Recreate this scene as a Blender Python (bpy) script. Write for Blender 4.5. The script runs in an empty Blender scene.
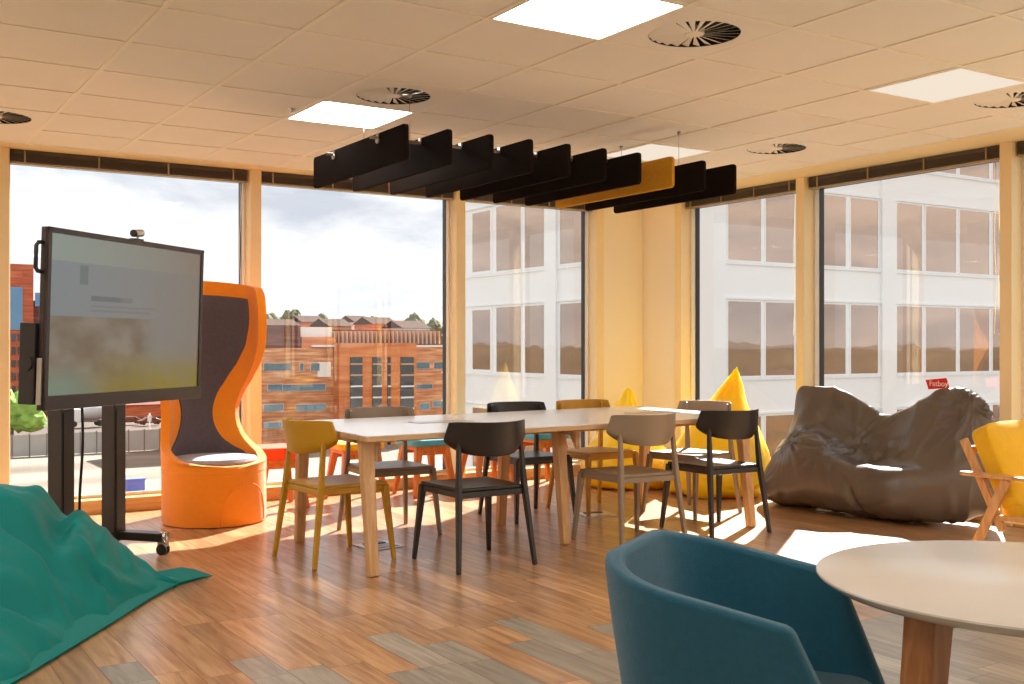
import bpy, bmesh, math, random
from mathutils import Vector, Matrix, noise
random.seed(7)
PI = math.pi
C = bpy.context.scene.collection
sc = bpy.context.scene

# ------------------------------------------------------------------ materials
def srgb(r, g, b):
    f = lambda c: (c/255/12.92) if c/255 <= .04045 else ((c/255+.055)/1.055)**2.4
    return (f(r), f(g), f(b), 1)

class NT:
    def __init__(s, name):
        s.m = bpy.data.materials.new(name); s.m.use_nodes = True
        s.t = s.m.node_tree; s.t.nodes.clear()
        s.out = s.n('ShaderNodeOutputMaterial')
    def n(s, k, **kw):
        x = s.t.nodes.new(k)
        for a, b in kw.items():
            if a in x.inputs.keys(): x.inputs[a].default_value = b
            else: setattr(x, a, b)
        return x
    def l(s, a, b): s.t.links.new(a, b)

def plain(name, col, rough=.6, var=.06, scale=6, bump=0, bscale=200, metal=0, coat=0, sheen=0, spec=.5, stretch=None):
    t = NT(name)
    p = t.n('ShaderNodeBsdfPrincipled')
    p.inputs['Roughness'].default_value = rough; p.inputs['Metallic'].default_value = metal
    p.inputs['Coat Weight'].default_value = coat; p.inputs['Coat Roughness'].default_value = .15
    p.inputs['Sheen Weight'].default_value = sheen
    p.inputs['Specular IOR Level'].default_value = spec
    tc = t.n('ShaderNodeTexCoord'); mp = t.n('ShaderNodeMapping'); t.l(tc.outputs['Object'], mp.inputs[0])
    if stretch: mp.inputs['Scale'].default_value = stretch
    no = t.n('ShaderNodeTexNoise'); no.inputs['Scale'].default_value = scale; no.inputs['Detail'].default_value = 4
    t.l(mp.outputs[0], no.inputs['Vector'])
    mx = t.n('ShaderNodeMix'); mx.data_type = 'RGBA'
    mx.inputs[6].default_value = tuple(c*(1-var*2) for c in col[:3])+(1,)
    mx.inputs[7].default_value = tuple(min(1, c*(1+var*2)) for c in col[:3])+(1,)
    t.l(no.outputs['Fac'], mx.inputs[0]); t.l(mx.outputs[2], p.inputs['Base Color'])
    if bump:
        n2 = t.n('ShaderNodeTexNoise'); n2.inputs['Scale'].default_value = bscale; n2.inputs['Detail'].default_value = 3
        t.l(tc.outputs['Object'], n2.inputs['Vector'])
        b = t.n('ShaderNodeBump'); b.inputs['Strength'].default_value = bump; b.inputs['Distance'].default_value = .004
        t.l(n2.outputs['Fac'], b.inputs['Height']); t.l(b.outputs[0], p.inputs['Normal'])
    t.l(p.outputs[0], t.out.inputs[0])
    return t.m

def wood(name, c1, c2, rough=.4, axis=2, scale=3.0, attr=False, coat=0, streak=1.0):
    t = NT(name)
    p = t.n('ShaderNodeBsdfPrincipled'); p.inputs['Roughness'].default_value = rough
    p.inputs['Coat Weight'].default_value = coat; p.inputs['Coat Roughness'].default_value = .22
    tc = t.n('ShaderNodeTexCoord'); mp = t.n('ShaderNodeMapping')
    s = [14, 14, 14]; s[axis] = 1.2; mp.inputs['Scale'].default_value = s
    vec = tc.outputs['Object']
    at = None
    if attr:
        at = t.n('ShaderNodeAttribute'); at.attribute_name = 'tone'
        ad = t.n('ShaderNodeVectorMath'); ad.operation = 'MULTIPLY_ADD'
        cb = t.n('ShaderNodeCombineXYZ')
        for i in range(3): t.l(at.outputs['Fac'], cb.inputs[i])
        t.l(cb.outputs[0], ad.inputs[0]); ad.inputs[1].default_value = (7, 31, 13); t.l(vec, ad.inputs[2])
        vec = ad.outputs[0]
    t.l(vec, mp.inputs[0])
    no = t.n('ShaderNodeTexNoise'); no.inputs['Scale'].default_value = scale; no.inputs['Detail'].default_value = 6
    no.inputs['Distortion'].default_value = .6
    t.l(mp.outputs[0], no.inputs['Vector'])
    rp = t.n('ShaderNodeValToRGB'); rp.color_ramp.elements[0].position = .3; rp.color_ramp.elements[1].position = .72
    rp.color_ramp.elements[0].color = c1; rp.color_ramp.elements[1].color = c2
    t.l(no.outputs['Fac'], rp.inputs[0])
    colr = rp.outputs[0]
    if attr:
        hv = t.n('ShaderNodeHueSaturation'); t.l(colr, hv.inputs['Color'])
        mr = t.n('ShaderNodeMapRange'); mr.inputs[3].default_value = .78; mr.inputs[4].default_value = 1.2
        t.l(at.outputs['Fac'], mr.inputs[0]); t.l(mr.outputs[0], hv.inputs['Value'])
        colr = hv.outputs[0]
    t.l(colr, p.inputs['Base Color'])
    b = t.n('ShaderNodeBump'); b.inputs['Strength'].default_value = .12; b.inputs['Distance'].default_value = .002
    t.l(no.outputs['Fac'], b.inputs['Height']); t.l(b.outputs[0], p.inputs['Normal'])
    t.l(p.outputs[0], t.out.inputs[0])
    return t.m

def emit(name, col, s):
    t = NT(name); e = t.n('ShaderNodeEmission'); e.inputs[0].default_value = col; e.inputs[1].default_value = s
    t.l(e.outputs[0], t.out.inputs[0]); return t.m

def glass(name, tint=(.93, .95, .95, 1), base=.05):
    t = NT(name)
    lw = t.n('ShaderNodeLayerWeight'); lw.inputs['Blend'].default_value = .5
    pw = t.n('ShaderNodeMath'); pw.operation = 'POWER'; pw.inputs[1].default_value = 3.5; t.l(lw.outputs['Facing'], pw.inputs[0])
    ma = t.n('ShaderNodeMath'); ma.operation = 'MULTIPLY_ADD'; t.l(pw.outputs[0], ma.inputs[0]); ma.inputs[1].default_value = .6; ma.inputs[2].default_value = base
    tr = t.n('ShaderNodeBsdfTransparent'); tr.inputs[0].default_value = tint
    gl = t.n('ShaderNodeBsdfGlossy'); gl.inputs['Roughness'].default_value = 0
    mx = t.n('ShaderNodeMixShader'); t.l(ma.outputs[0], mx.inputs[0]); t.l(tr.outputs[0], mx.inputs[1]); t.l(gl.outputs[0], mx.inputs[2])
    t.l(mx.outputs[0], t.out.inputs[0]); return t.m

def mirror_glass(name, col, rough=.02):
    t = NT(name)
    p = t.n('ShaderNodeBsdfPrincipled'); p.inputs['Base Color'].default_value = col
    p.inputs['Metallic'].default_value = 1; p.inputs['Roughness'].default_value = rough
    tc = t.n('ShaderNodeTexCoord'); no = t.n('ShaderNodeTexNoise'); no.inputs['Scale'].default_value = .5
    t.l(tc.outputs['Object'], no.inputs['Vector'])
    b = t.n('ShaderNodeBump'); b.inputs['Strength'].default_value = .05; b.inputs['Distance'].default_value = .15
    t.l(no.outputs['Fac'], b.inputs['Height']); t.l(b.outputs[0], p.inputs['Normal'])
    t.l(p.outputs[0], t.out.inputs[0]); return t.m

def brickwall(name, c1, c2, band, scale=1.0):
    t = NT(name)
    p = t.n('ShaderNodeBsdfPrincipled'); p.inputs['Roughness'].default_value = .9
    tc = t.n('ShaderNodeTexCoord')
    mp = t.n('ShaderNodeMapping'); mp.inputs['Scale'].default_value = (.22, .22, 2.2); t.l(tc.outputs['Object'], mp.inputs[0])
    no = t.n('ShaderNodeTexNoise'); no.inputs['Scale'].default_value = scale; no.inputs['Detail'].default_value = 5
    t.l(mp.outputs[0], no.inputs['Vector'])
    rp = t.n('ShaderNodeValToRGB'); e = rp.color_ramp.elements
    e[0].position = .36; e[0].color = c1; e[1].position = .66; e[1].color = c2
    m = rp.color_ramp.elements.new(.52); m.color = band
    t.l(no.outputs['Fac'], rp.inputs[0]); t.l(rp.outputs[0], p.inputs['Base Color'])
    t.l(p.outputs[0], t.out.inputs[0]); return t.m

MT = {}
MT['wood_floor'] = wood('oak_floor', srgb(156, 110, 72), srgb(206, 164, 120), rough=.3, axis=1, attr=True, scale=2.2, coat=.25)
MT['grey_floor'] = wood('grey_floor', srgb(136, 126, 112), srgb(172, 162, 146), rough=.36, axis=1, attr=True, scale=2.6, coat=.15)
MT['tile'] = plain('ceiling_tile', srgb(242, 235, 223), rough=.9, var=.015, scale=3, bump=.15, bscale=300)
MT['tbar'] = plain('ceiling_grid', srgb(246, 236, 218), rough=.55, var=.01)
MT['board'] = plain('cream_board', srgb(240, 218, 172), rough=.6, var=.02)
MT['wall'] = plain('cream_wall', srgb(240, 231, 214), rough=.8, var=.015, scale=2)
MT['white_wall'] = plain('white_wall', srgb(238, 234, 226), rough=.85, var=.01, scale=2)
MT['mull'] = plain('cream_frame', srgb(238, 216, 170), rough=.45, var=.02)
MT['dkframe'] = plain('dark_frame', srgb(36, 32, 30), rough=.4, var=.05)
MT['ltframe'] = plain('light_frame', srgb(222, 214, 198), rough=.45, var=.03)
MT['sill'] = wood('sill_wood', srgb(196, 150, 92), srgb(226, 184, 122), rough=.45, axis=0)
MT['blind'] = plain('blind_slat', srgb(78, 66, 56), rough=.5, var=.1)
MT['blindclip'] = plain('blind_clip', srgb(170, 150, 120), rough=.35, metal=.6)
MT['glass'] = glass('window_glass', base=.075)
MT['led'] = emit('led_panel', (1, .96, .90, 1), 15)
MT['led_dim'] = emit('led_panel_low', (1, .86, .70, 1), .85)
MT['metal'] = plain('satin_metal', srgb(190, 186, 180), rough=.3, metal=.9)
MT['dark_void'] = plain('duct_shade', srgb(34, 26, 22), rough=.8)  # dark colour paints in the shade inside the open vent ducts
MT['felt_dark'] = plain('felt_dark', srgb(33, 25, 21), rough=1, spec=.05, var=.1, scale=40, bump=.3, bscale=400)
MT['felt_edge'] = plain('felt_edge', srgb(96, 82, 72), rough=.95)
MT['felt_gold'] = plain('felt_gold', srgb(206, 146, 22), rough=.95, var=.08, scale=40, bump=.3, bscale=400)
MT['rail'] = plain('steel_rail', srgb(150, 140, 130), rough=.3, metal=.9)
MT['table_white'] = plain('white_laminate', srgb(240, 240, 242), rough=.22, var=.01)
MT['round_white'] = plain('pale_laminate', srgb(206, 196, 184), rough=.2, var=.01)
MT['ply'] = wood('ply_edge', srgb(190, 150, 104), srgb(214, 178, 132), rough=.5, axis=0)
MT['beech'] = wood('beech_leg', srgb(196, 146, 92), srgb(226, 184, 134), rough=.42, axis=2)
MT['oakleg'] = wood('oak_leg', srgb(132, 82, 44), srgb(176, 118, 68), rough=.42, axis=2)
MT['stoolwood'] = wood('stool_wood', srgb(184, 96, 36), srgb(218, 132, 62), rough=.4, axis=2)
MT['armwood'] = wood('armchair_wood', srgb(186, 130, 76), srgb(222, 172, 116), rough=.38, axis=2)
MT['c_must'] = plain('mustard_paint', srgb(198, 146, 24), rough=.42, var=.04)
MT['c_black'] = plain('black_paint', srgb(40, 34, 30), rough=.36, var=.06)
MT['c_taupe'] = plain('taupe_paint', srgb(146, 128, 108), rough=.42, var=.04)
MT['orange'] = plain('orange_wool', srgb(254, 142, 4), rough=.9, var=.04, scale=30, bump=.4, bscale=350, sheen=.3)
MT['dkgrey_wool'] = plain('grey_wool', srgb(92, 80, 84), rough=.95, var=.1, scale=40, bump=.4, bscale=350, sheen=.2)
MT['seatgrey'] = plain('pale_grey_wool', srgb(150, 148, 156), rough=.95, var=.1, scale=40, bump=.4, bscale=350, sheen=.2)
MT['petrol'] = plain('petrol_wool', srgb(19, 84, 106), rough=.92, var=.1, scale=60, bump=.6, bscale=420, sheen=.25)
MT['redorange'] = plain('red_orange_wool', srgb(236, 70, 14), rough=.9, var=.06, scale=30, bump=.3, sheen=.2)
MT['yellowwool'] = plain('yellow_wool', srgb(232, 176, 14), rough=.9, var=.05, scale=30, bump=.3, sheen=.2)
MT['bluewool'] = plain('blue_wool', srgb(78, 156, 184), rough=.9, var=.06, scale=30, bump=.3, sheen=.2)
MT['blackplastic'] = plain('black_plastic', srgb(34, 28, 26), rough=.38, var=.05)
MT['bezel'] = plain('dark_bezel', srgb(54, 44, 40), rough=.35, var=.03)
MT['chrome'] = plain('chrome', srgb(200, 198, 194), rough=.18, metal=1)
MT['red'] = plain('red_tag', srgb(222, 22, 20), rough=.6)
MT['whiteprint'] = plain('white_print', srgb(245, 240, 235), rough=.6)

def fabric(name, col, rough, wr=.6, scale=7, spec=.5, detail=5, thin=0):
    t = NT(name)
    p = t.n('ShaderNodeBsdfPrincipled'); p.inputs['Base Color'].default_value = col; p.inputs['Roughness'].default_value = rough
    p.inputs['Specular IOR Level'].default_value = spec
    tc = t.n('ShaderNodeTexCoord')
    n1 = t.n('ShaderNodeTexNoise'); n1.inputs['Scale'].default_value = scale; n1.inputs['Detail'].default_value = detail; n1.inputs['Distortion'].default_value = 1.4
    n1.noise_type = 'RIDGED_MULTIFRACTAL'
    mp = t.n('ShaderNodeMapping'); mp.inputs['Scale'].default_value = (.5, .5, .32); mp.inputs['Rotation'].default_value = (.4, .5, .3)
    t.l(tc.outputs['Object'], mp.inputs[0]); t.l(mp.outputs[0], n1.inputs['Vector'])
    n2 = t.n('ShaderNodeTexNoise'); n2.inputs['Scale'].default_value = 500
    t.l(tc.outputs['Object'], n2.inputs['Vector'])
    b = t.n('ShaderNodeBump'); b.inputs['Strength'].default_value = wr; b.inputs['Distance'].default_value = .012
    b2 = t.n('ShaderNodeBump'); b2.inputs['Strength'].default_value = .15; b2.inputs['Distance'].default_value = .001
    t.l(n1.outputs['Fac'], b.inputs['Height']); t.l(n2.outputs['Fac'], b2.inputs['Height'])
    t.l(b.outputs[0], b2.inputs['Normal']); t.l(b2.outputs[0], p.inputs['Normal'])
    if thin:
        p.inputs['Subsurface Weight'].default_value = thin; p.inputs['Subsurface Radius'].default_value = (1, .6, .1); p.inputs['Subsurface Scale'].default_value = .18
    t.l(p.outputs[0], t.out.inputs[0]); return t.m
MT['teal_nylon'] = fabric('teal_nylon', srgb(0, 122, 118), .5, wr=.8, scale=3.2, spec=.2)
MT['teal_seam'] = plain('teal_seam', srgb(0, 98, 98), rough=.6)
MT['brown_nylon'] = fabric('taupe_nylon', srgb(90, 79, 70), .32, wr=.4, scale=7, spec=.7)
MT['brown_seam'] = plain('taupe_seam', srgb(54, 44, 38), rough=.6)
MT['yellow_nylon'] = fabric('yellow_nylon', srgb(255, 212, 4), .5, wr=.35, scale=6, thin=.6)

def screen_mat():
    t = NT('screen_picture')
    tc = t.n('ShaderNodeTexCoord'); sp = t.n('ShaderNodeSeparateXYZ'); t.l(tc.outputs['UV'], sp.inputs[0])
    def rng(sock, a, b, c=0, d=1):
        m = t.n('ShaderNodeMapRange'); m.inputs[1].default_value = a; m.inputs[2].default_value = b
        m.inputs[3].default_value = c; m.inputs[4].default_value = d; t.l(sock, m.inputs[0]); return m.outputs[0]
    def mix(f, a, b):
        m = t.n('ShaderNodeMix'); m.data_type = 'RGBA'
        if hasattr(f, 'node'): t.l(f, m.inputs[0])
        else: m.inputs[0].default_value = f
        for i, v in ((6, a), (7, b)):
            if hasattr(v, 'node'): t.l(v, m.inputs[i])
            else: m.inputs[i].default_value = v
        return m.outputs[2]
    def mul(a, b):
        m = t.n('ShaderNodeMath'); m.operation = 'MULTIPLY'
        t.l(a, m.inputs[0])
        if hasattr(b, 'node'): t.l(b, m.inputs[1])
        else: m.inputs[1].default_value = b
        return m.outputs[0]
    X, Y = sp.outputs[0], sp.outputs[1]
    no = t.n('ShaderNodeTexNoise'); no.inputs['Scale'].default_value = 5; no.inputs['Detail'].default_value = 2; t.l(tc.outputs['UV'], no.inputs['Vector'])
    page = mix(rng(X, 0, 1), srgb(126, 132, 134), srgb(128, 118, 108))
    top = mix(rng(X, 0, 1), srgb(140, 150, 140), srgb(132, 118, 104))
    c = mix(rng(Y, .835, .84), page, top)
    photo = mix(rng(no.outputs['Fac'], .35, .65), srgb(112, 96, 78), srgb(134, 124, 110))
    c = mix(mul(rng(Y, .50, .49), rng(X, .72, .55)), c, photo)
    glow = mul(rng(Y, .30, .05), rng(no.outputs['Fac'], .3, .6, .5, 1))
    c = mix(mul(glow, rng(X, .1, .45)), c, srgb(136, 118, 30))
    c = mix(mul(rng(Y, .2, .06), rng(X, .35, .1)), c, srgb(120, 134, 116))
    def bar(x0, x1, y0, y1, s):
        return mul(mul(mul(rng(X, x0-.004, x0), rng(X, x1+.004, x1)), mul(rng(Y, y0-.004, y0), rng(Y, y1+.004, y1))), s)
    c = mix(bar(.17, .215, .70, .82, .8), c, srgb(100, 108, 104))
    c = mix(mul(bar(.24, .50, .60, .63, .7), rng(no.outputs['Fac'], .2, .5)), c, srgb(92, 92, 94))
    c = mix(bar(.24, .66, .56, .57, .4), c, srgb(108, 104, 100))
    c = mix(bar(.24, .62, .53, .54, .4), c, srgb(108, 104, 100))
    em = t.n('ShaderNodeEmission'); t.l(c, em.inputs[0]); em.inputs[1].default_value = .75
    p = t.n('ShaderNodeBsdfPrincipled'); p.inputs['Base Color'].default_value = (.01, .01, .01, 1); p.inputs['Roughness'].default_value = .25
    p.inputs['Specular IOR Level'].default_value = .35
    ad = t.n('ShaderNodeAddShader'); t.l(em.outputs[0], ad.inputs[0]); t.l(p.outputs[0], ad.inputs[1]); t.l(ad.outputs[0], t.out.inputs[0])
    return t.m
MT['screen'] = screen_mat()

# ------------------------------------------------------------------ mesh helpers
class MB:
    def __init__(s): s.v = []; s.f = []; s.mi = []; s.sm = []
    def add(s, vs, fs, mi=0, M=None, smooth=False):
        o = len(s.v)
        for v in vs:
            v = Vector(v); s.v.append(tuple(M @ v) if M else tuple(v))
        for f in fs: s.f.append([i+o for i in f]); s.mi.append(mi); s.sm.append(smooth)
        return s
    def box(s, x0, x1, y0, y1, z0, z1, mi=0, M=None):
        vs = [(x, y, z) for z in (z0, z1) for y in (y0, y1) for x in (x0, x1)]
        return s.add(vs, [(0,2,3,1),(4,5,7,6),(0,1,5,4),(2,6,7,3),(0,4,6,2),(1,3,7,5)], mi, M)
    def bar(s, p, q, w, h=None, w2=None, h2=None, up=(0,1,0), mi=0):
        """rectangular bar from p to q, w across 'side', h along 'up'"""
        p = Vector(p); q = Vector(q); h = h or w; w2 = w2 or w; h2 = h2 or h
        d = (q-p).normalized(); u = Vector(up); u = (u - d*u.dot(d)).normalized(); r = d.cross(u)
        vs = []
        for c, a, b in ((p, w, h), (q, w2, h2)):
            for sx, sy in ((-1,-1),(1,-1),(1,1),(-1,1)): vs.append(c + r*sx*a/2 + u*sy*b/2)
        return s.add(vs, [(3,2,1,0),(4,5,6,7),(0,1,5,4),(1,2,6,5),(2,3,7,6),(3,0,4,7)], mi)
    def tube(s, pts, r, n=12, mi=0, cap=True):
        pts = [Vector(p) for p in pts]; rs = r if isinstance(r, (list, tuple)) else [r]*len(pts)
        vs = []; u = None
        for i, p in enumerate(pts):
            d = (pts[min(i+1, len(pts)-1)] - pts[max(i-1, 0)]).normalized()
            if u is None: u = d.orthogonal().normalized()
            else: u = (u - d*u.dot(d)).normalized()
            w = d.cross(u)
            for k in range(n):
                a = 2*PI*k/n; vs.append(p + (u*math.cos(a)+w*math.sin(a))*rs[i])
        fs = [(i*n+k, i*n+(k+1)%n, (i+1)*n+(k+1)%n, (i+1)*n+k) for i in range(len(pts)-1) for k in range(n)]
        s.add(vs, fs, mi, smooth=True)
        if cap:
            o = len(s.v)-len(vs)
            s.f.append([o+k for k in range(n)][::-1]); s.mi.append(mi); s.sm.append(False)
            s.f.append([o+(len(pts)-1)*n+k for k in range(n)]); s.mi.append(mi); s.sm.append(False)
        return s
    def lathe(s, prof, n=48, c=(0,0,0), mi=0, closed=False):
        vs = [(c[0]+r*math.cos(2*PI*k/n), c[1]+r*math.sin(2*PI*k/n), c[2]+z) for r, z in prof for k in range(n)]
        m = len(prof)
        fs = [(i*n+k, i*n+(k+1)%n, (i+1)*n+(k+1)%n, (i+1)*n+k) for i in range(m-1) for k in range(n)]
        o = len(s.v); s.add(vs, fs, mi, smooth=True)
        s.f.append([o+k for k in range(n)][::-1]); s.mi.append(mi); s.sm.append(False)
        s.f.append([o+(m-1)*n+k for k in range(n)]); s.mi.append(mi); s.sm.append(False)
        return s
    def prism(s, outline, axis, a, b, mi=0, M=None):
        """outline: 2-D points; extruded along axis from a to b"""
        n = len(outline)
        def P(p, t):
            return (t, p[0], p[1]) if axis == 0 else (p[0], t, p[1]) if axis == 1 else (p[0], p[1], t)
        vs = [P(p, a) for p in outline] + [P(p, b) for p in outline]
        fs = [tuple(range(n))[::-1], tuple(range(n, 2*n))] + [(i, (i+1)%n, n+(i+1)%n, n+i) for i in range(n)]
        return s.add(vs, fs, mi, M)
    def build(s, name, mats, parent=None, bevel=0, seg=2, smooth=False, angle=40, subsurf=0):
        me = bpy.data.meshes.new(name)
        me.from_pydata(s.v, [], s.f)
        if not isinstance(mats, (list, tuple)): mats = [mats]
        for m in mats: me.materials.append(MT[m] if isinstance(m, str) else m)
        for p, i in zip(me.polygons, s.mi): p.material_index = i
        bm = bmesh.new(); bm.from_mesh(me); bmesh.ops.recalc_face_normals(bm, faces=bm.faces); bm.to_mesh(me); bm.free()
        if smooth or bevel or subsurf:
            me.shade_smooth()
            if not subsurf: me.set_sharp_from_angle(angle=math.radians(angle))
        else:
            for p, i in zip(me.polygons, s.sm): p.use_smooth = i
        o = bpy.data.objects.new(name, me); C.objects.link(o)
        if parent: o.parent = parent
        if bevel:
            b = o.modifiers.new('bevel', 'BEVEL'); b.width = bevel; b.segments = seg; b.limit_method = 'ANGLE'; b.angle_limit = math.radians(30)
            b.harden_normals = True
        if subsurf:
            m = o.modifiers.new('sub', 'SUBSURF'); m.levels = subsurf; m.render_levels = subsurf
        return o

def tag(o, label, cat=None, group=None, kind=None):
    o['label'] = label
    if cat: o['category'] = cat
    if group: o['group'] = group
    if kind: o['kind'] = kind
    return o
def empty(name, loc=(0,0,0), rz=0):
    o = bpy.data.objects.new(name, None); C.objects.link(o); o.location = loc; o.rotation_euler = (0, 0, rz)
    o.empty_display_size = .1
    return o
def thing(name, label, cat, loc=(0,0,0), rz=0, group=None, kind=None):
    return tag(empty(name, loc, rz), label, cat, group, kind)
def copy_tree(root, loc=None, rz=None, label=None):
    r = root.copy(); C.objects.link(r)
    for ch in list(root.children):
        c = ch.copy(); C.objects.link(c); c.parent = r
        for g in list(ch.children):
            d = g.copy(); C.objects.link(d); d.parent = c
    if loc is not None: r.location = loc
    if rz is not None: r.rotation_euler = (0, 0, rz)
    if label: r['label'] = label
    return r

def rounded_rect(x0, x1, y0, y1, r, n=6):
    pts = []
    for cx, cy, a0 in ((x1-r, y1-r, 0), (x0+r, y1-r, 90), (x0+r, y0+r, 180), (x1-r, y0+r, 270)):
        for k in range(n+1):
            a = math.radians(a0+90*k/n); pts.append((cx+r*math.cos(a), cy+r*math.sin(a)))
    return pts

# ------------------------------------------------------------------ place constants
H = 2.62                     # ceiling
XW, YW = 6.82, 8.28          # inner face of the right and left glazed walls
XB, YB = -4.815, -4.471      # back corner of the room
CAMZ = 1.23
S, CO = .538, .843
GX, GY, GT = 1.185, 4.529, .6   # ceiling grid
def facing(r, d):            # room heading (rotation of a +y facing thing) for a heading given relative to the view
    x = S*d + CO*r; y = CO*d - S*r
    return math.atan2(-x, y)
def pos(r, d): return (S*d + CO*r, CO*d - S*r)

# ------------------------------------------------------------------ floor
def make_floor():
    me = bpy.data.meshes.new('floor'); vs = []; fs = []; tone = []; mi = []
    W = .148; g = .0008
    tops = {6: 4.33, 9: 4.14, 10: 3.90, 12: 3.66, 13: 4.18, 14: 3.93, 16: 3.76, 17: 4.11, 18: 3.45, 19: 3.8, 20: 3.3, 21: 3.6}
    def quad(x0, x1, y0, y1, z, t, m):
        o = len(vs); vs.extend([(x0, y0, z), (x1, y0, z), (x1, y1, z), (x0, y1, z)]); fs.append((o, o+1, o+2, o+3)); tone.append(t); mi.append(m)
    quad(XB-.1, XW+.3, YB-.1, YW+.3, -.002, .1, 2)
    k0 = int(math.floor(XB/W)); k1 = int(math.ceil((XW+.2)/W))
    rnd = random.Random(5)
    for k in range(k0, k1):
        x0 = k*W; x1 = x0+W
        top = tops.get(k, 3.1+.5*rnd.random() if k > 21 else 3.3+.7*rnd.random())
        if k in (7, 8, 11, 15): top = 3.0
        y = YW+.25-rnd.random()*.9
        cuts = [YW+.25]
        while y > YB:
            cuts.append(y); y -= .9
        cuts.append(YB)
        if cuts[1] < top < cuts[0]: pass
        cc = sorted(set([c for c in cuts if abs(c-top) > .2] + [top]), reverse=True)
        for a, b in zip(cc[:-1], cc[1:]):
            quad(x0+g, x1-g, b+g, a-g, 0, rnd.random(), 1 if a <= top+.001 else 0)
    me.from_pydata(vs, [], fs)
    for m in (MT['wood_floor'], MT['grey_floor'], MT['brown_seam']): me.materials.append(m)
    at = me.attributes.new('tone', 'FLOAT', 'FACE')
    for i, t in enumerate(tone): at.data[i].value = t; me.polygons[i].material_index = mi[i]
    o = bpy.data.objects.new('floor', me); C.objects.link(o)
    tag(o, 'oak plank floor with a patch of grey planks towards the round table', None, None, 'structure')
make_floor()

# ------------------------------------------------------------------ ceiling
LIGHTS = {(2,-2): 1, (2,2): 1, (6,-2): 0, (6,2): 0, (-2,-2): 1, (-2,2): 1, (2,-6): 1, (-2,-6): 1, (6,-6): 1, (2,-10): 1, (-2,-10): 1, (6,-10): 1, (-6,-2): 1, (-6,2): 1, (-6,-6): 1, (-6,-10): 1}  # panels beyond the four in view are unseen, added for fill light
VENTS = [(3,-2), (2,1), (7,-2), (7,1), (-1,4), (-2,1), (-1,-2)]
def make_ceiling():
    m = MB(); t = .012
    xs = [GX+GT*i for i in range(-10, 9)] + [6.45]; ys = [GY+GT*j for j in range(-15, 6)] + [8.09]
    for a, (x0, x1) in enumerate(zip(xs[:-1], xs[1:])):
        for b, (y0, y1) in enumerate(zip(ys[:-1], ys[1:])):
            i, j = a-10, b-15
            if (i, j) in LIGHTS or (i, j) in VENTS: continue
            z = H+.004
            m.add([(x0, y0, z), (x1, y0, z), (x1, y1, z), (x0, y1, z)], [(0, 1, 2, 3)], 0)
    for x in xs: m.box(x-t, x+t, ys[0], ys[-1], H-.0015, H+.02, 1)
    for y in ys: m.box(xs[0], xs[-1], y-t, y+t, H-.001, H+.0195, 1)
    m.box(6.45, XW+.2, YB-.1, YW+.2, H-.002, H+.05, 3)
    m.box(XB-.1, 6.45, 8.09, YW+.2, H-.002, H+.05, 3)
    m.box(XB-.2, XW+.3, YB-.2, YW+.3, H+.12, H+.2, 0)
    o = m.build('ceiling', ['tile', 'tbar', 'ltframe', 'board'])
    tag(o, 'suspended ceiling of cream tiles in a grid with a plain cream edge', None, None, 'structure')
make_ceiling()
lab_l = {(2,-2): 'bright square ceiling light at the top edge beside the largest round vent', (2,2): 'bright square ceiling light above the near end of the hanging baffles',
         (6,-2): 'dim square ceiling light towards the right window wall', (6,2): 'dim square ceiling light over the far end of the baffles'}
for (i, j), on in LIGHTS.items():
    x, y = GX+GT*i+.3, GY+GT*j+.3
    t = thing('ceiling_light', lab_l.get((i, j), 'unseen square ceiling light panel continuing the grid, added for fill light'), 'light', (x, y, H), 0, 'square ceiling light panels')
    fr = MB()
    for a in (-1, 1):
        fr.box(a*.288-.006, a*.288+.006, -.294, .294, -.003, .02); fr.box(-.294, .294, a*.288-.006, a*.288+.006, -.0025, .02)
    fr.build('light_frame', 'tbar', t)
    MB().box(-.283, .283, -.283, .283, .001, .012).build('diffuser', 'led' if on else 'led_dim', t)
lab_v = {(3,-2): 'round swirl vent beside the bright light at the top of the photo', (2,1): 'round swirl vent beside the bright light next to the baffles', (7,-2): 'round swirl vent cut off at the right edge beside a dim light',
         (7,1): 'small looking round swirl vent beyond the end of the baffles', (-1,4): 'round swirl vent at the left edge above the first window'}
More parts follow.
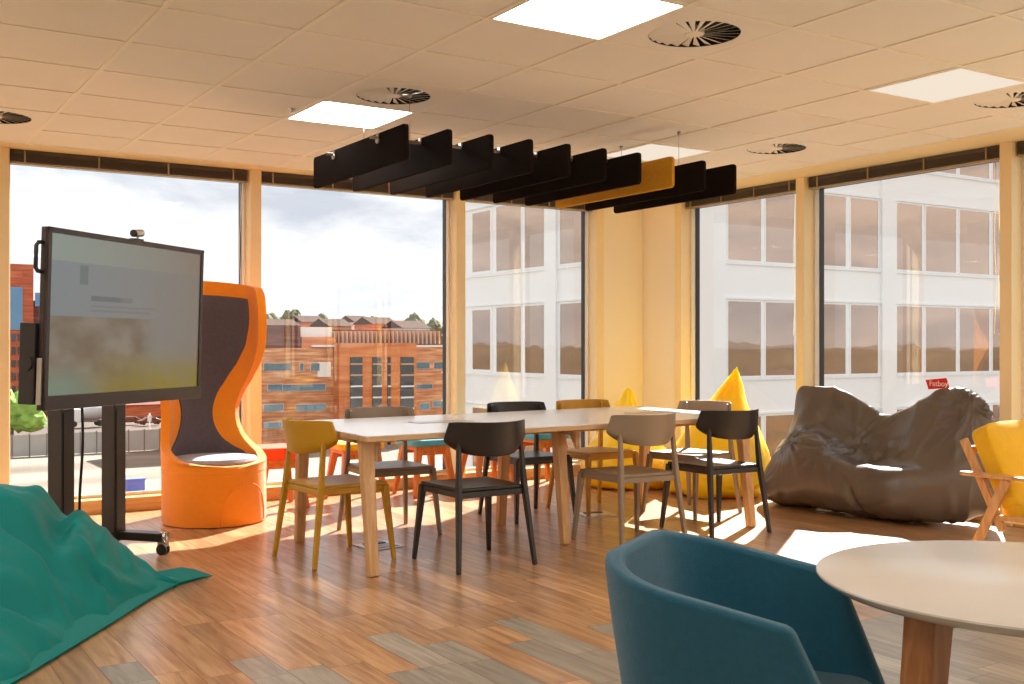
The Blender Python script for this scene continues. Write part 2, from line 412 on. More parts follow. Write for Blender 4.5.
def make_vent():
    t = empty('ceiling_vent')
    pl = MB(); n = 48; vs = []; R = .205
    sq = []
    for k in range(n):
        a = 2*PI*k/n+PI/4; c, s_ = math.cos(a), math.sin(a); q = .29/max(abs(c), abs(s_)); sq.append((c*q, s_*q))
    for k in range(n):
        a = 2*PI*k/n+PI/4; vs.append((sq[k][0], sq[k][1], 0))
    for k in range(n):
        a = 2*PI*k/n+PI/4; vs.append((R*math.cos(a), R*math.sin(a), -.001))
    for k in range(n):
        a = 2*PI*k/n+PI/4; vs.append((R*math.cos(a), R*math.sin(a), .05))
    pl.add(vs, [(k, (k+1)%n, n+(k+1)%n, n+k) for k in range(n)]+[(n+k, n+(k+1)%n, 2*n+(k+1)%n, 2*n+k) for k in range(n)])
    for a in (-1, 1): pl.box(a*.291-.003, a*.291+.003, -.294, .294, 0, .03); pl.box(-.294, .294, a*.291-.003, a*.291+.003, 0, .03)
    pl.build('face_plate', 'tile', t)
    dm = MB(); dm.lathe([(.2, .055), (.2, .06)], 32); dm.lathe([(.2035, .0), (.2035, .055)], 48); dm.f = [f for f in dm.f if not (len(f) > 8 and f[0] >= 64)]; dm.mi = dm.mi[:len(dm.f)]; dm.sm = dm.sm[:len(dm.f)]; dm.build('duct', 'dark_void', t)
    MB().lathe([(.04, -.002), (.045, .004), (.045, .03)], 24).build('hub', 'tbar', t)
    bl = MB()
    for k in range(24):
        a = 2*PI*k/24; M = Matrix.Rotation(a, 4, 'Z')
        w = .0245
        vs = [(.035, -.003, .001), (.203, -.016, .001), (.203, .016, .0115), (.035, .003, .003)]
        vs2 = [(x, y, z+.0012) for x, y, z in vs]
        bl.add(vs+vs2, [(0,1,2,3), (4,7,6,5), (0,4,5,1), (1,5,6,2), (2,6,7,3), (3,7,4,0)], 0, M)
    bl.build('swirl_blades', 'tile', t)
    return t
v0 = make_vent()
for q, (i, j) in enumerate(VENTS):
    o = v0 if q == 0 else copy_tree(v0)
    o.location = (GX+GT*i+.3, GY+GT*j+.3, H)
    tag(o, lab_v.get((i, j), 'round swirl ceiling vent outside the view'), 'vent', 'round swirl ceiling vents')
sp = MB(); sp.lathe([(.02, 0), (.02, -.004), (.008, -.008), (.006, -.02), (.012, -.022), (.012, -.025)], 20)
o = sp.build('sprinkler', 'metal'); o.location = (2.33, 6.05, H+.004); tag(o, 'tiny metal ceiling sprinkler left of the bright light by the baffles', 'sprinkler')

# ------------------------------------------------------------------ glazed walls
# left wall (plane y = YW): bays along x; right wall (plane x = XW): bays along y
LX = [XB, -2.62, -.78, 1.06, 2.885, 4.75, 6.285]
RY = [7.75, 6.24, 4.40, 2.56, .72, -1.12, -2.96, YB]
ML = Matrix(((1,0,0,0),(0,1,0,YW),(0,0,1,0),(0,0,0,1)))            # local x along wall, local y outward
MR = Matrix(((0,1,0,XW),(-1,0,0,0),(0,0,1,0),(0,0,0,1)))           # local x -> -y, local y -> +x
def glazed(M, a0, a1, num, label):
    """window between mullion centres a0 < a1 in local x"""
    t = tag(empty('window_%d' % num), label, None, None, 'structure')
    fr = MB()
    g0, g1 = a0+.045, a1-.045
    # dark outer frame at the glass, light bead
    for x0, x1, z0, z1 in ((g0-.03, g0+.026, .06, H), (g1-.026, g1+.03, .06, H), (g0, g1, .1, .115), (g0, g1, H-.09, H)):
        fr.box(x0, x1, .15, .2, z0, z1, 0, M)
    fr.build('outer_frame', 'dkframe', t)
    sl = MB(); sl.box(a0+.03, a1-.03, 0, .15, 0, .10, 0, M); sl.build('window_sill', 'sill', t, bevel=.003)
    bd = MB(); bd.box(g0, g1, .13, .15, .10, .125, 0, M); bd.box(g0-.02, g0+.02, .1, .15, .1, H, 0, M); bd.box(g1-.02, g1+.02, .1, .15, .1, H, 0, M)
    bd.build('inner_bead', 'ltframe', t)
    gl = MB(); gl.add([(g0, .175, .1), (g1, .175, .1), (g1, .175, H), (g0, .175, H)], [(0,1,2,3)], 0, M); gl.build('pane', 'glass', t)
    return t
def mullion(M, a, num, label):
    m = MB(); m.box(a-.045, a+.045, -.012, .13, 0, H-.002, 0, M)
    tag(m.build('trim_%d' % num, 'mull', bevel=.003), label, None, None, 'structure')
def blind(M, a0, a1, label):
    t = thing('venetian_blind', label, 'blind', tuple(M @ Vector(((a0+a1)/2, .05, H-.01))), 0, 'raised venetian blinds at the window heads')
    L = t.location
    T = Matrix.Translation(-L) @ M
    g0, g1 = a0+.06, a1-.06
    b = MB(); b.box(g0, g1, .03, .075, H-.035, H-.004, 0, T); b.build('head_rail', 'blind', t)
    s = MB()
    for k in range(8): s.box(g0, g1, .028, .078, H-.041-.0065*k, H-.037-.0065*k, 0, T)
    s.build('slat_stack', 'blind', t)
    r = MB(); r.box(g0, g1, .03, .076, H-.106, H-.092, 0, T); r.build('bottom_rail', 'blindclip', t)
    n = 4
    for k in range(n):
        x = g0+(g1-g0)*(k+.18)/(n-.6)
        MB().box(x-.006, x+.006, .022, .03, H-.1, H-.008, 0, T).build('ladder_tape', 'blindclip', t)
    w = MB(); x = g1-.05; pts = []
    for z in range(12): pts.append(T @ Vector((x+.006*math.sin(z), .04, H-.1-.11*z)))
    for z in range(11, -1, -1): pts.append(T @ Vector((x+.03+.004*math.sin(z*1.3), .045, H-.1-.11*z)))
    w.tube(pts, .0022, 6); w.build('pull_cord', 'whiteprint', t)
nl = ['first', 'second', 'third', 'fourth', 'fifth', 'sixth', 'seventh']
lw = {2: 'glazed bay of the left wall cut off by the left edge of the photo', 3: 'glazed bay behind the screen trolley and the orange chair', 4: 'glazed bay that frames the brick building', 5: 'narrow glazed bay of the left wall next to the corner pier'}
num = 0
for k in range(6):
    num += 1; glazed(ML, LX[k], LX[k+1], num, lw.get(k, 'glazed bay of the left wall outside the view, number %s from the back' % nl[k]))
    blind(ML, LX[k], LX[k+1], ('raised brown blind above ' + {3: 'the screen trolley', 4: 'the view of the brick building', 5: 'the narrow bay beside the corner pier'}.get(k, 'a left wall bay outside the view')))
lr = {0: 'narrow glazed bay behind the yellow bean bags', 1: 'wide glazed bay behind the brown bean bag', 2: 'glazed bay cut off by the right edge of the photo'}
for k in range(7):
    num += 1; glazed(MR, -RY[k], -RY[k+1], num, lr.get(k, 'glazed bay of the right wall outside the view, number %s from the corner' % nl[k]))
    blind(MR, -RY[k], -RY[k+1], 'raised brown blind above ' + {0: 'the yellow bean bags', 1: 'the brown bean bag', 2: 'the armchair at the right edge'}.get(k, 'a right wall bay outside the view'))
num = 0
for k, x in enumerate(LX[1:]):
    num += 1; mullion(ML, x, num, 'cream upright of the left window wall, ' + ['outside the view', 'outside the view', 'at the left edge of the photo', 'right of the orange chair', 'left of the white building', 'against the corner pier'][k])
for k, y in enumerate(RY[:-1]):
    num += 1; mullion(MR, -y, num, 'cream upright of the right window wall, ' + ['against the corner pier', 'left of the brown bean bag', 'above the right end of the brown bean bag', 'outside the view', 'outside the view', 'outside the view', 'outside the view'][k])
w = MB(); w.box(6.33, XW+.2, YW, YW+.2, 0, H); tag(w.build('wall_left', 'wall'), 'cream pier at the room corner on the left window wall', None, None, 'structure')
w = MB(); w.box(XW, XW+.2, 7.795, YW, 0, H); tag(w.build('wall_right', 'wall'), 'cream pier at the room corner on the right window wall', None, None, 'structure')
w = MB(); w.box(XB-.2, XB, YB-.2, YW+.2, 0, H+.1); tag(w.build('wall_west', 'white_wall'), 'plain white wall outside the view on the far left', None, None, 'structure')
w = MB(); w.box(XB, XW+.2, YB-.2, YB, 0, H+.1); tag(w.build('wall_back', 'white_wall'), 'plain white wall behind the camera', None, None, 'structure')

# ------------------------------------------------------------------ hanging baffles
t = thing('ceiling_baffle', 'row of ten hanging felt acoustic blades, nine charcoal and one gold, above the table', 'acoustic baffle', (3.72, 5.64, H))
for k in range(10):
    x = 2.56+.259*k-3.72
    b = MB(); b.prism(rounded_rect(-.62, .62, -.425, -.235, .022), 0, x-.012, x+.012)
    bl = b.build('baffle_blade', 'felt_gold' if k == 7 else 'felt_dark', t, bevel=.003)
    bl['label'] = 'gold felt blade' if k == 7 else 'charcoal felt blade'
    for yy in (-.3, .3):
        MB().box(x-.02, x+.02, yy-.014, yy+.014, -.258, -.237).build('clip', 'metal', t)
        if k == 0:
            MB().tube([(x-.010, yy, -.275), (x-.022, yy, -.275)], .017, 16).build('end_cap', 'metal', t)
for yy in (-.3, .3):
    MB().tube([(-1.22, yy, -.262), (1.24, yy, -.262)], .009).build('rail', 'rail', t)
    for xx in (-.98, .98): MB().tube([(xx, yy, -.25), (xx, yy, 0)], .0016, 6).build('hanging_wire', 'rail', t); MB().lathe([(.012, 0), (.012, -.012), (.005, -.02)], 16, (xx, yy, 0)).build('ceiling_cup', 'metal', t)

# ------------------------------------------------------------------ stacking chairs
def make_chair(name, mat):
    t = empty(name)
    # seat: rounded board, slightly dished, facing +y
    st = MB(); n, m = 12, 10; vs = []
    def xy(u, v):
        hw = .205+.018*v; x = (2*u-1)*hw; y = -.2+.42*v
        return x, y
    for z_ in (0, 1):
        for i in range(m+1):
            for j in range(n+1):
                u, v = j/n, i/m; x, y = xy(u, v)
                dish = -.010*(1-(2*u-1)**2)*(1-(2*v-1)**2)
                vs.append((x, y, (.450+dish) if z_ else .428))
    K = (n+1)*(m+1)
    for i in range(m):
        for j in range(n):
            a = i*(n+1)+j; st.f.append([K+a, K+a+1, K+a+n+2, K+a+n+1]); st.f.append([a, a+n+1, a+n+2, a+1])
    for j in range(n): st.f.append([j, j+1, K+j+1, K+j]); a = m*(n+1)+j; st.f.append([a+1, a, K+a, K+a+1])
    for i in range(m): a = i*(n+1); st.f.append([a+n+1, a, K+a, K+a+n+1]); a += n; st.f.append([a, a+n+1, K+a+n+1, K+a])
    st.v = vs; st.mi = [0]*len(st.f); st.sm = [False]*len(st.f)
    st.build('seat', mat, t, bevel=.008, seg=3)
    # seat rails
    for s in (-1, 1):
        MB().bar((s*.2, -.2, .415), (s*.215, .2, .415), .026, .034, up=(0,0,1)).build('side_rail', mat, t, bevel=.005)
    MB().bar((-.21, .195, .412), (.21, .195, .412), .026, .034, up=(0,0,1)).build('front_rail', mat, t, bevel=.005)
    MB().bar((-.2, -.195, .412), (.2, -.195, .412), .026, .034, up=(0,0,1)).build('rear_rail', mat, t, bevel=.005)
    for s in (-1, 1):
        l = MB()
        # front leg with its shoulder folding into the rail
        l.bar((s*.252, .245, 0), (s*.219, .2, .432), .024, .024, .036, .042)
        l.build('leg', mat, t, bevel=.006, seg=3)
        l = MB()
        l.bar((s*.246, -.262, 0), (s*.213, -.205, .43), .024, .026, .032, .036)
        l.bar((s*.213, -.205, .425), (s*.196, -.172, .80), .032, .036, .018, .020)
        l.build('leg', mat, t, bevel=.006, seg=3)
    # backrest: wide curved board, lower edge bowed, ends raked
    b = MB(); n, m = 32, 10; th = .013; vs = []
    for side in (0, 1):
        for i in range(m+1):
            v = i/m
            for j in range(n+1):
                u = 2*j/n-1
                # ends flare outwards going down, then round in to the bowed lower edge
                hw = .246+.026*(1-v)
                if v < .32: hw -= .045*(1-v/.32)**2
                x = u*hw
                zl = .622+.018*u*u+.040*abs(u)**6; zt = .815-.003*(1-u*u)-.006*abs(u)**10
                z = zl+(zt-zl)*v
                y = -.287+.148*abs(u)**2.0-.035*(v-.4)+(th if side else 0)
                vs.append((x, y, z))
    K = (n+1)*(m+1)
    for i in range(m):
        for j in range(n):
            a = i*(n+1)+j; b.f.append([a, a+1, a+n+2, a+n+1]); b.f.append([K+a, K+a+n+1, K+a+n+2, K+a+1])
    for j in range(n): b.f.append([j, K+j, K+j+1, j+1]); a = m*(n+1)+j; b.f.append([a, a+1, K+a+1, K+a])
    for i in range(m): a = i*(n+1); b.f.append([a, a+n+1, K+a+n+1, K+a]); a += n; b.f.append([a+n+1, a, K+a, K+a+n+1])
    b.v = vs; b.mi = [0]*len(b.f); b.sm = [True]*len(b.f)
    b.build('backrest', mat, t, bevel=.004, seg=2, angle=50)
    return t
ch = {c: make_chair(c+'_chair' if False else 'stacking_chair', m) for c, m in (('mustard', 'c_must'), ('black', 'c_black'), ('taupe', 'c_taupe'))}
used = set()
def chair(col, x, y, rz, label):
    if col in used: o = copy_tree(ch[col])
    else: o = ch[col]; used.add(col)
    o.location = (x, y, 0); o.rotation_euler = (0, 0, rz)
    tag(o, label, 'chair', 'stacking chairs around the long table')
chair('mustard', 2.505, 5.83, -PI/2+.10, 'mustard yellow stacking chair tucked under the left end of the long table')
chair('black', 3.125, 5.30, 0, 'black stacking chair at the near side of the table, seat turned to the table')
chair('taupe', 4.26, 5.31, -.03, 'taupe stacking chair at the near side between the two black chairs')
chair('black', 5.02, 5.35, -.04, 'black stacking chair at the near side in front of the yellow bean bags')
chair('taupe', 3.14, 6.42, PI-.03, 'taupe stacking chair at the window side behind the mustard chair')
chair('black', 4.285, 6.50, PI, 'black stacking chair at the window side beside the mustard one')
chair('mustard', 4.885, 6.49, PI+.02, 'mustard yellow stacking chair at the window side of the table')
chair('taupe', 5.40, 6.0, PI/2+.12, 'taupe stacking chair at the far right end of the table')

# ------------------------------------------------------------------ long table
TX0, TX1, TY0, TY1, TZ = 2.40, 5.42, 5.18, 6.60, .755
t = thing('meeting_table', 'long white topped meeting table with pale wooden legs under the baffles', 'table', ((TX0+TX1)/2, (TY0+TY1)/2, 0))
def TL(x, y, z): return (x-(TX0+TX1)/2, y-(TY0+TY1)/2, z)
hx, hy = (TX1-TX0)/2, (TY1-TY0)/2
TOP = [TL(x, y, 0)[:2] for x, y in ((5.37, 6.62), (2.47, 6.46), (2.46, 6.45), (2.40, 5.18), (2.41, 5.17), (5.36, 5.31), (5.37, 5.32))]
MB().prism(TOP, 2, TZ-.005, TZ).build('table_top', 'table_white', t, bevel=.001)
MB().prism([(x*.9993, y*.9985) for x, y in TOP], 2, TZ-.032, TZ-.0055).build('top_edge', 'ply', t, bevel=.002)
for (fx, fy, ux, uy) in ((2.47, 5.24, 0, .12), (3.88, 5.46, 0, .10), (5.31, 5.30, 0, .12), (2.52, 6.42, 0, -.08), (3.92, 6.28, 0, -.08), (5.24, 6.38, 0, -.08)):
    MB().bar(TL(fx, fy, 0), TL(fx+ux*.6, fy+uy*.8, TZ-.03), .056, .05, .074, .066).build('leg', 'beech', t, bevel=.007, seg=3)
for x in (2.56, 3.9, 5.27):
    b = MB(); b.bar(TL(x, 5.40, TZ-.055), TL(x, 6.32, TZ-.055), .04, .045, up=(0,0,1)); b.build('cross_rail', 'beech', t, bevel=.004)
    for y0, dy in ((5.36, 1), (6.32, -1)):
        g = MB(); g.prism([(y0-(TY0+TY1)/2, TZ-.031), (y0+dy*.17-(TY0+TY1)/2, TZ-.031), (y0+dy*.06-(TY0+TY1)/2, TZ-.08), (y0-(TY0+TY1)/2, TZ-.16)], 0, x-(TX0+TX1)/2-.014, x-(TX0+TX1)/2+.014)
        g.build('corner_brace', 'beech', t)
for y in (5.62, 6.15):
    MB().bar(TL(2.54, y, TZ-.055), TL(5.25, y, TZ-.055), .03, .045, up=(0,0,1)).build('long_rail', 'beech', t)
for cx in (3.25, 4.95):
    hb = MB(); hb.box(cx-.2-(TX0+TX1)/2, cx+.2-(TX0+TX1)/2, 5.83-(TY0+TY1)/2, 5.95-(TY0+TY1)/2, TZ, TZ+.003)
    h_ = hb.build('cable_hatch', 'metal', t, bevel=.001)
    MB().box(cx-.2-(TX0+TX1)/2, cx+.2-(TX0+TX1)/2, 5.955-(TY0+TY1)/2, 5.967-(TY0+TY1)/2, TZ, TZ+.0025).build('hatch_slot', 'dark_void', t)

# floor outlet boxes
def floor_box(x, y, rz, label, flip):
    t = thing('floor_box', label, 'floor outlet', (x, y, 0), rz, 'metal floor outlet boxes')
    MB().box(-.12, .12, -.12, .12, .0005, .006).build('box_plate', 'metal', t, bevel=.001)
    MB().box(-.09, .09, -.09, .02, .0062, .009).build('lid', 'grey_floor' if not flip else 'metal', t, bevel=.001)
    MB().box(-.07, .07, .035, .085, .0062, .012).build('cable_outlet', 'blackplastic', t, bevel=.002)
floor_box(2.88, 6.02, .1, 'small metal floor box under the left end of the table', 0)
floor_box(4.74, 6.28, -.2, 'bright metal floor box with black cable slot under the right half of the table', 1)

# ------------------------------------------------------------------ low stools
def make_stool(col, zc=.41):
    t = empty('low_stool')
    s = MB(); out = rounded_rect(-.19, .19, -.19, .19, .07, 8)
    s.prism(out, 2, zc, .465); s.build('seat_cushion', col, t, bevel=.018, seg=4)
    MB().prism(rounded_rect(-.16, .16, -.16, .16, .03), 2, zc-.03, zc+.0005).build('seat_base', 'stoolwood', t, bevel=.004)
    for sx in (-1, 1):
        for sy in (-1, 1):
            MB().bar((sx*.185, sy*.185, 0), (sx*.125, sy*.125, zc-.015), .032, .032, .058, .058).build('leg', 'stoolwood', t, bevel=.006)
    for sy in (-1, 1): MB().bar((-.13, sy*.13, zc-.05), (.13, sy*.13, zc-.05), .03, .045, up=(0,0,1)).build('apron', 'stoolwood', t)
    return t
for x, col, lb in ((2.92, 'redorange', 'low stool with red orange cushion beside the orange high back chair'),
                   (3.58, 'yellowwool', 'low stool with yellow cushion by the window behind the taupe chair'),
                   (4.20, 'bluewool', 'low stool with blue cushion by the window below the brick view'),
                   (4.80, 'bluewool', 'low stool by the window hidden behind the black chair backs'),
                   (5.38, 'bluewool', 'low stool with teal cushion by the window next to the corner pier')):
    o = make_stool(col, .375 if col == 'redorange' else .41); o.location = (x, 7.92, 0); o.rotation_euler = (0, 0, random.uniform(-.06, .06))
    tag(o, lb, 'stool', 'low padded stools along the left window wall')

# ------------------------------------------------------------------ orange high-back chair
def interp(tab, z):
    if z <= tab[0][0]: return tab[0][1]
    for (a, va), (b, vb) in zip(tab[:-1], tab[1:]):
        if z <= b:
            f = (z-a)/(b-a); f = f*f*(3-2*f); return va+(vb-va)*f
    return tab[-1][1]
def high_back():
    x, y = pos(-2.085, 7.58)
    t = thing('wing_chair', 'orange tall winged drum armchair with grey lining beside the screen trolley', 'armchair', (x, y, 0), facing(.66, -.75))
    R = .355
    # angle measured from back (-y); opening towards +y
    phi = [(.0, 180), (.40, 180), (.43, 130), (.47, 94), (.52, 74), (.58, 63), (.68, 55), (.78, 54), (.88, 60), (1.0, 74), (1.12, 90), (1.25, 104), (1.45, 112), (1.58, 110), (1.66, 104)]
    _raw = [(q*.01, interp(phi, q*.01)) for q in range(0, 180)]
    _sm = []
    for q in range(180):
        if q < 44: _sm.append(_raw[q]); continue
        ws = [(math.exp(-((w_-q)/5.0)**2), _raw[max(44, min(165, w_))][1]) for w_ in range(q-14, q+15)]
        _sm.append((q*.01, sum(a*b for a, b in ws)/sum(a for a, b in ws)))
    phi = _sm
    topz = lambda a: 1.70-.07*(abs(a)/105)**2
    # drum
    d = MB(); d.lathe([(R-.03, 0), (R-.008, .006), (R, .03), (R, .36), (R, .395), (R-.012, .41), (R-.05, .412)], 72)
    d.build('drum_base', 'orange', t, smooth=True)
    # seat cushion
    c = MB(); c.lathe([(.26, .40), (.29, .408), (.298, .43), (.285, .45), (.2, .458), (.0001, .46)], 48); c.build('seat_cushion', 'seatgrey', t, smooth=True)
    # shell: rows of rings with opening angle; outer + inner surfaces with rounded rim
    rows = sorted(set([.36+.0125*q for q in range(100)]+[1.63, 1.67, 1.70])) if 1 else [.36, .40, .42, .44, .46, .49, .52, .56, .6, .66, .72, .78, .84, .9, .96, 1.02, 1.08, 1.15, 1.22, 1.3, 1.4, 1.5, 1.58, 1.63, 1.67, 1.70]
    na = 56
    def P(z, f, r):    # f in -1..1 across the opening
        ph = interp(phi, z)
        if z > 1.6: ph = interp(phi, 1.6)-14*((z-1.6)/.1)**2
        a = ph*f
        zz = z-.07*(abs(a)/105)**2*max(0, (z-1.2)/.5)
        if z < .6: zz = z+0
        bulge = .012*math.sin(max(0, min(1, (z-.4)/1.2))*PI)
        rr = r+bulge
        A = math.radians(a)-PI/2
        return (rr*math.cos(A), rr*math.sin(A), zz)
    def shell(name, mat, ro, ri, rowz, lim=1.0, shrink=0, rimr=True, zclip=None):
        m = MB(); nr = len(rowz); vs = []
        for r in (ro, ri):
            for z in rowz:
                ph = interp(phi, z); fl = lim if not shrink else max(.02, (ph-shrink)/ph)
                for k in range(na+1):
                    f = (2*k/na-1)*fl
                    rr = r
                    vs.append(P(z, f, rr))
        K = nr*(na+1)
        for i in range(nr-1):
            for k in range(na):
                a = i*(na+1)+k; m.f.append([a, a+1, a+na+2, a+na+1]); m.f.append([K+a, K+a+na+1, K+a+na+2, K+a+1])
        for i in range(nr-1):
            a = i*(na+1); m.f.append([a, a+na+1, K+a+na+1, K+a]); a += na; m.f.append([a+na+1, a, K+a, K+a+na+1])
        for k in range(na):
            m.f.append([k, K+k, K+k+1, k+1]); a = (nr-1)*(na+1)+k; m.f.append([a, a+1, K+a+1, K+a])
        m.v = vs; m.mi = [0]*len(m.f); m.sm = [True]*len(m.f)
        return m.build(name, mat, t, bevel=.014 if rimr else .004, seg=3, angle=50)
    shell('wing_shell', 'orange', R+.002, R-.06, rows)
    shell('back_lining', 'dkgrey_wool', R-.055, R-.07, [z for z in rows if .43 <= z <= 1.6], shrink=31, rimr=False)
    # arched seam panel low on the front
    ar = MB(); pts = []
    for k in range(21):
        a = PI*k/20; ang = math.radians(-12)+math.cos(a)*.55; z = .02+.27*math.sin(a)**.8
        A = PI/2-ang; pts.append(((R+.001)*math.cos(A), (R+.001)*math.sin(A), z))
    ar.tube(pts, .004, 8); ar.build('arched_seam', 'orange', t)
high_back()

# ------------------------------------------------------------------ screen trolley
def trolley():
    ctr = (-2.215, 6.2)
    x, y = pos(*ctr)
    rz = facing(.9645, -.2637)          # local +y is the way the screen faces
    t = thing('screen_trolley', 'large touch screen on a black wheeled stand in front of the left window', 'screen', (x, y, 0), rz)
    W, Z0, Z1 = .735, .895, 1.84
    Tt = Matrix.Translation((-.03, .0, Z0)) @ Matrix.Rotation(math.radians(-1.9), 4, 'X')
    hh = Z1-Z0
    def part(name, mat, boxes, bevel=.003, parent=t):
        m = MB()
        for b in boxes: m.box(*b, 0, Tt)
        return m.build(name, mat, parent, bevel=bevel)
    part('housing', 'bezel', [(-W, W, -.035, .0, 0, hh)], .006)
    part('bezel', 'bezel', [(-W, -W+.028, 0, .014, 0, hh), (W-.028, W, 0, .014, 0, hh), (-W, W, 0, .014, hh-.03, hh), (-W, W, 0, .02, 0, .075)], .003)
    me = bpy.data.meshes.new('display_panel')
    vs = [Tt @ Vector(p) for p in ((W-.028, .004, .075), (-W+.028, .004, .075), (-W+.028, .004, hh-.03), (W-.028, .004, hh-.03))]
    me.from_pydata([tuple(v) for v in vs], [], [(0, 1, 2, 3)])
    uv = me.uv_layers.new(name='UVMap')
    for i, c in enumerate(((0, 0), (1, 0), (1, 1), (0, 1))): uv.data[i].uv = c
    me.materials.append(MT['screen']); o = bpy.data.objects.new('display_panel', me); C.objects.link(o); o.parent = t
    # near (left in the photo) side is +x local or -x local; screen left edge is nearer the camera
    sgn = 1
    part('media_box', 'blackplastic', [(W-.03, W+.022, -.13, -.036, .03, .45)], .005)
    kn = MB(); kn.tube([Tt @ Vector((W+.012, -.08, .24)), Tt @ Vector((W+.032, -.08, .24))], .035, 24); kn.build('lock_knob', 'blackplastic', t)
    part('pen_tray', 'metal', [(W-.0, W+.012, -.03, .0, .03, .27)], .002)
    hd = MB(); hd.tube([Tt @ Vector(p) for p in ((W-.01, -.02, .865), (W+.03, -.025, .86), (W+.038, -.03, .845), (W+.038, -.03, .73), (W+.03, -.025, .715), (W-.01, -.02, .71))], .011, 12); hd.build('handle', 'blackplastic', t)
    # webcam
    wb = part('webcam', 'blackplastic', [(-.11, -.03, -.05, -.005, hh, hh+.012)], .002)
    cm = MB(); cm.tube([Tt @ Vector((-.07, -.02, hh+.012)), Tt @ Vector((-.07, -.02, hh+.03))], .008, 12); cm.tube([Tt @ Vector((-.105, -.02, hh+.048)), Tt @ Vector((-.035, -.02, hh+.04))], .022, 20)
    cm.build('camera_barrel', 'metal', wb, smooth=True)
    ln = MB(); ln.tube([Tt @ Vector((-.012-.02, -.02, hh+.04)), Tt @ Vector((-.022, -.02, hh+.039))], .021, 20); ln.build('lens', 'blackplastic', wb)
    # lift columns
    for px in (-.19, .28):
        c = MB(); c.box(px-.055, px+.055, -.26, -.17, .07, 1.3); cc = c.build('lift_column', 'bezel', t, bevel=.004)
        MB().box(px-.042, px+.042, -.255, -.165, .07, .86).build('inner_column', 'blackplastic', cc)
    MB().box(-.3, .38, -.17, -.036, 1.18, 1.36).build('mount_plate', 'blackplastic', t, bevel=.004)
    MB().box(-.24, .33, -.25, -.18, .07, .13).build('base_beam', 'blackplastic', t, bevel=.004)
    for px in (-.19, .28):
        ft = MB(); ft.bar((px, -.62, .105), (px, .13, .105), .09, .05, up=(0,0,1)); ft.build('foot_beam', 'blackplastic', t, bevel=.006)
        for py in (-.6, .12):
            k = MB(); k.tube([(px, py, .075), (px, py, .135)], .024, 16); ks = k.build('caster', 'chrome', t)
            wl = MB()
            for s in (-1, 1): wl.tube([(px+s*.008, py, .032), (px+s*.024, py, .032)], .032, 24)
            wl.build('caster_wheel', 'blackplastic', ks)
            MB().box(px-.02, px+.02, py-.028, py+.028, .045, .078).build('caster_fork', 'chrome', ks, bevel=.004)
    cb = MB(); pts = []
    for k in range(20):
        f = k/19; pts.append((.14+.03*math.sin(f*3)-.03*f, -.19+.02*math.sin(f*5), .93-.78*f))
    cb.tube(pts, .008, 8); cb.build('power_cable', 'blackplastic', t)
trolley()

# ------------------------------------------------------------------ bean bags
def evaluate_sub(m, levels):
    me = bpy.data.meshes.new('tmp'); me.from_pydata(m.v, [], m.f)
    bm = bmesh.new(); bm.from_mesh(me); bmesh.ops.remove_doubles(bm, verts=bm.verts, dist=1e-5); bmesh.ops.recalc_face_normals(bm, faces=bm.faces); bm.to_mesh(me); bm.free()
    o = bpy.data.objects.new('tmp', me); C.objects.link(o)
    s = o.modifiers.new('s', 'SUBSURF'); s.levels = levels
    dg = bpy.context.evaluated_depsgraph_get(); me2 = bpy.data.meshes.new_from_object(o.evaluated_get(dg))
    bpy.data.objects.remove(o)
    return me2
def ridge(x, p=1.0): return (1-abs(x))**p
def wrinkle(me, pinches, amp, base=.006, floor=0.0, sag=None):
    """pinches: (point, radius, amp, folds)"""
    ns = [v.normal.copy() for v in me.vertices]
    for v, n in zip(me.vertices, ns):
        co = v.co.copy(); d = 0
        q = Vector((co.x*1.0, co.y*1.0, co.z*.6))
        w = noise.noise(q*3.2+Vector((3, 7, 1)))
        d += base*2.2*(noise.noise(q*4.5+Vector((w, w*2, -w))*1.2))
        rg = 1-abs(noise.noise(Vector((co.x*2.6+w*.8, co.y*2.6-w*.6, co.z*1.3))))
        d += amp*(rg**3-.5)
        for (p, R, a, k, ax) in pinches:
            e = co-Vector(p); r = e.length
            if r < R and r > 1e-4:
                fall = (1-r/R)**1.3*min(1, r/.06)
                if ax == 2: th = math.atan2(e.y, e.x)
                elif ax == 1: th = math.atan2(e.z, e.x)
                else: th = math.atan2(e.z, e.y)
                s_ = noise.noise(Vector((th*k*.5, r*1.5, 3.1)))
                d += a*fall*(1-abs(s_)*2.2)
        v.co = co+n*d
        if v.co.z < floor: v.co.z = floor+.001*abs(noise.noise(co*9))
    me.update()
def bag_object(name, me, mat, parent=None):
    me.materials.clear(); me.materials.append(MT[mat]); me.shade_smooth(); me.name = name
    o = bpy.data.objects.new(name, me); C.objects.link(o)
    if parent: o.parent = parent
    return o
def rings_to_mesh(rings, cap=True):
    m = MB(); n = len(rings[0])
    for r in rings: m.v.extend([tuple(p) for p in r])
    for i in range(len(rings)-1):
        for k in range(n): m.f.append([i*n+k, i*n+(k+1)%n, (i+1)*n+(k+1)%n, (i+1)*n+k])
    if cap:
        m.f.append([k for k in range(n)][::-1]); m.f.append([(len(rings)-1)*n+k for k in range(n)])
    return m

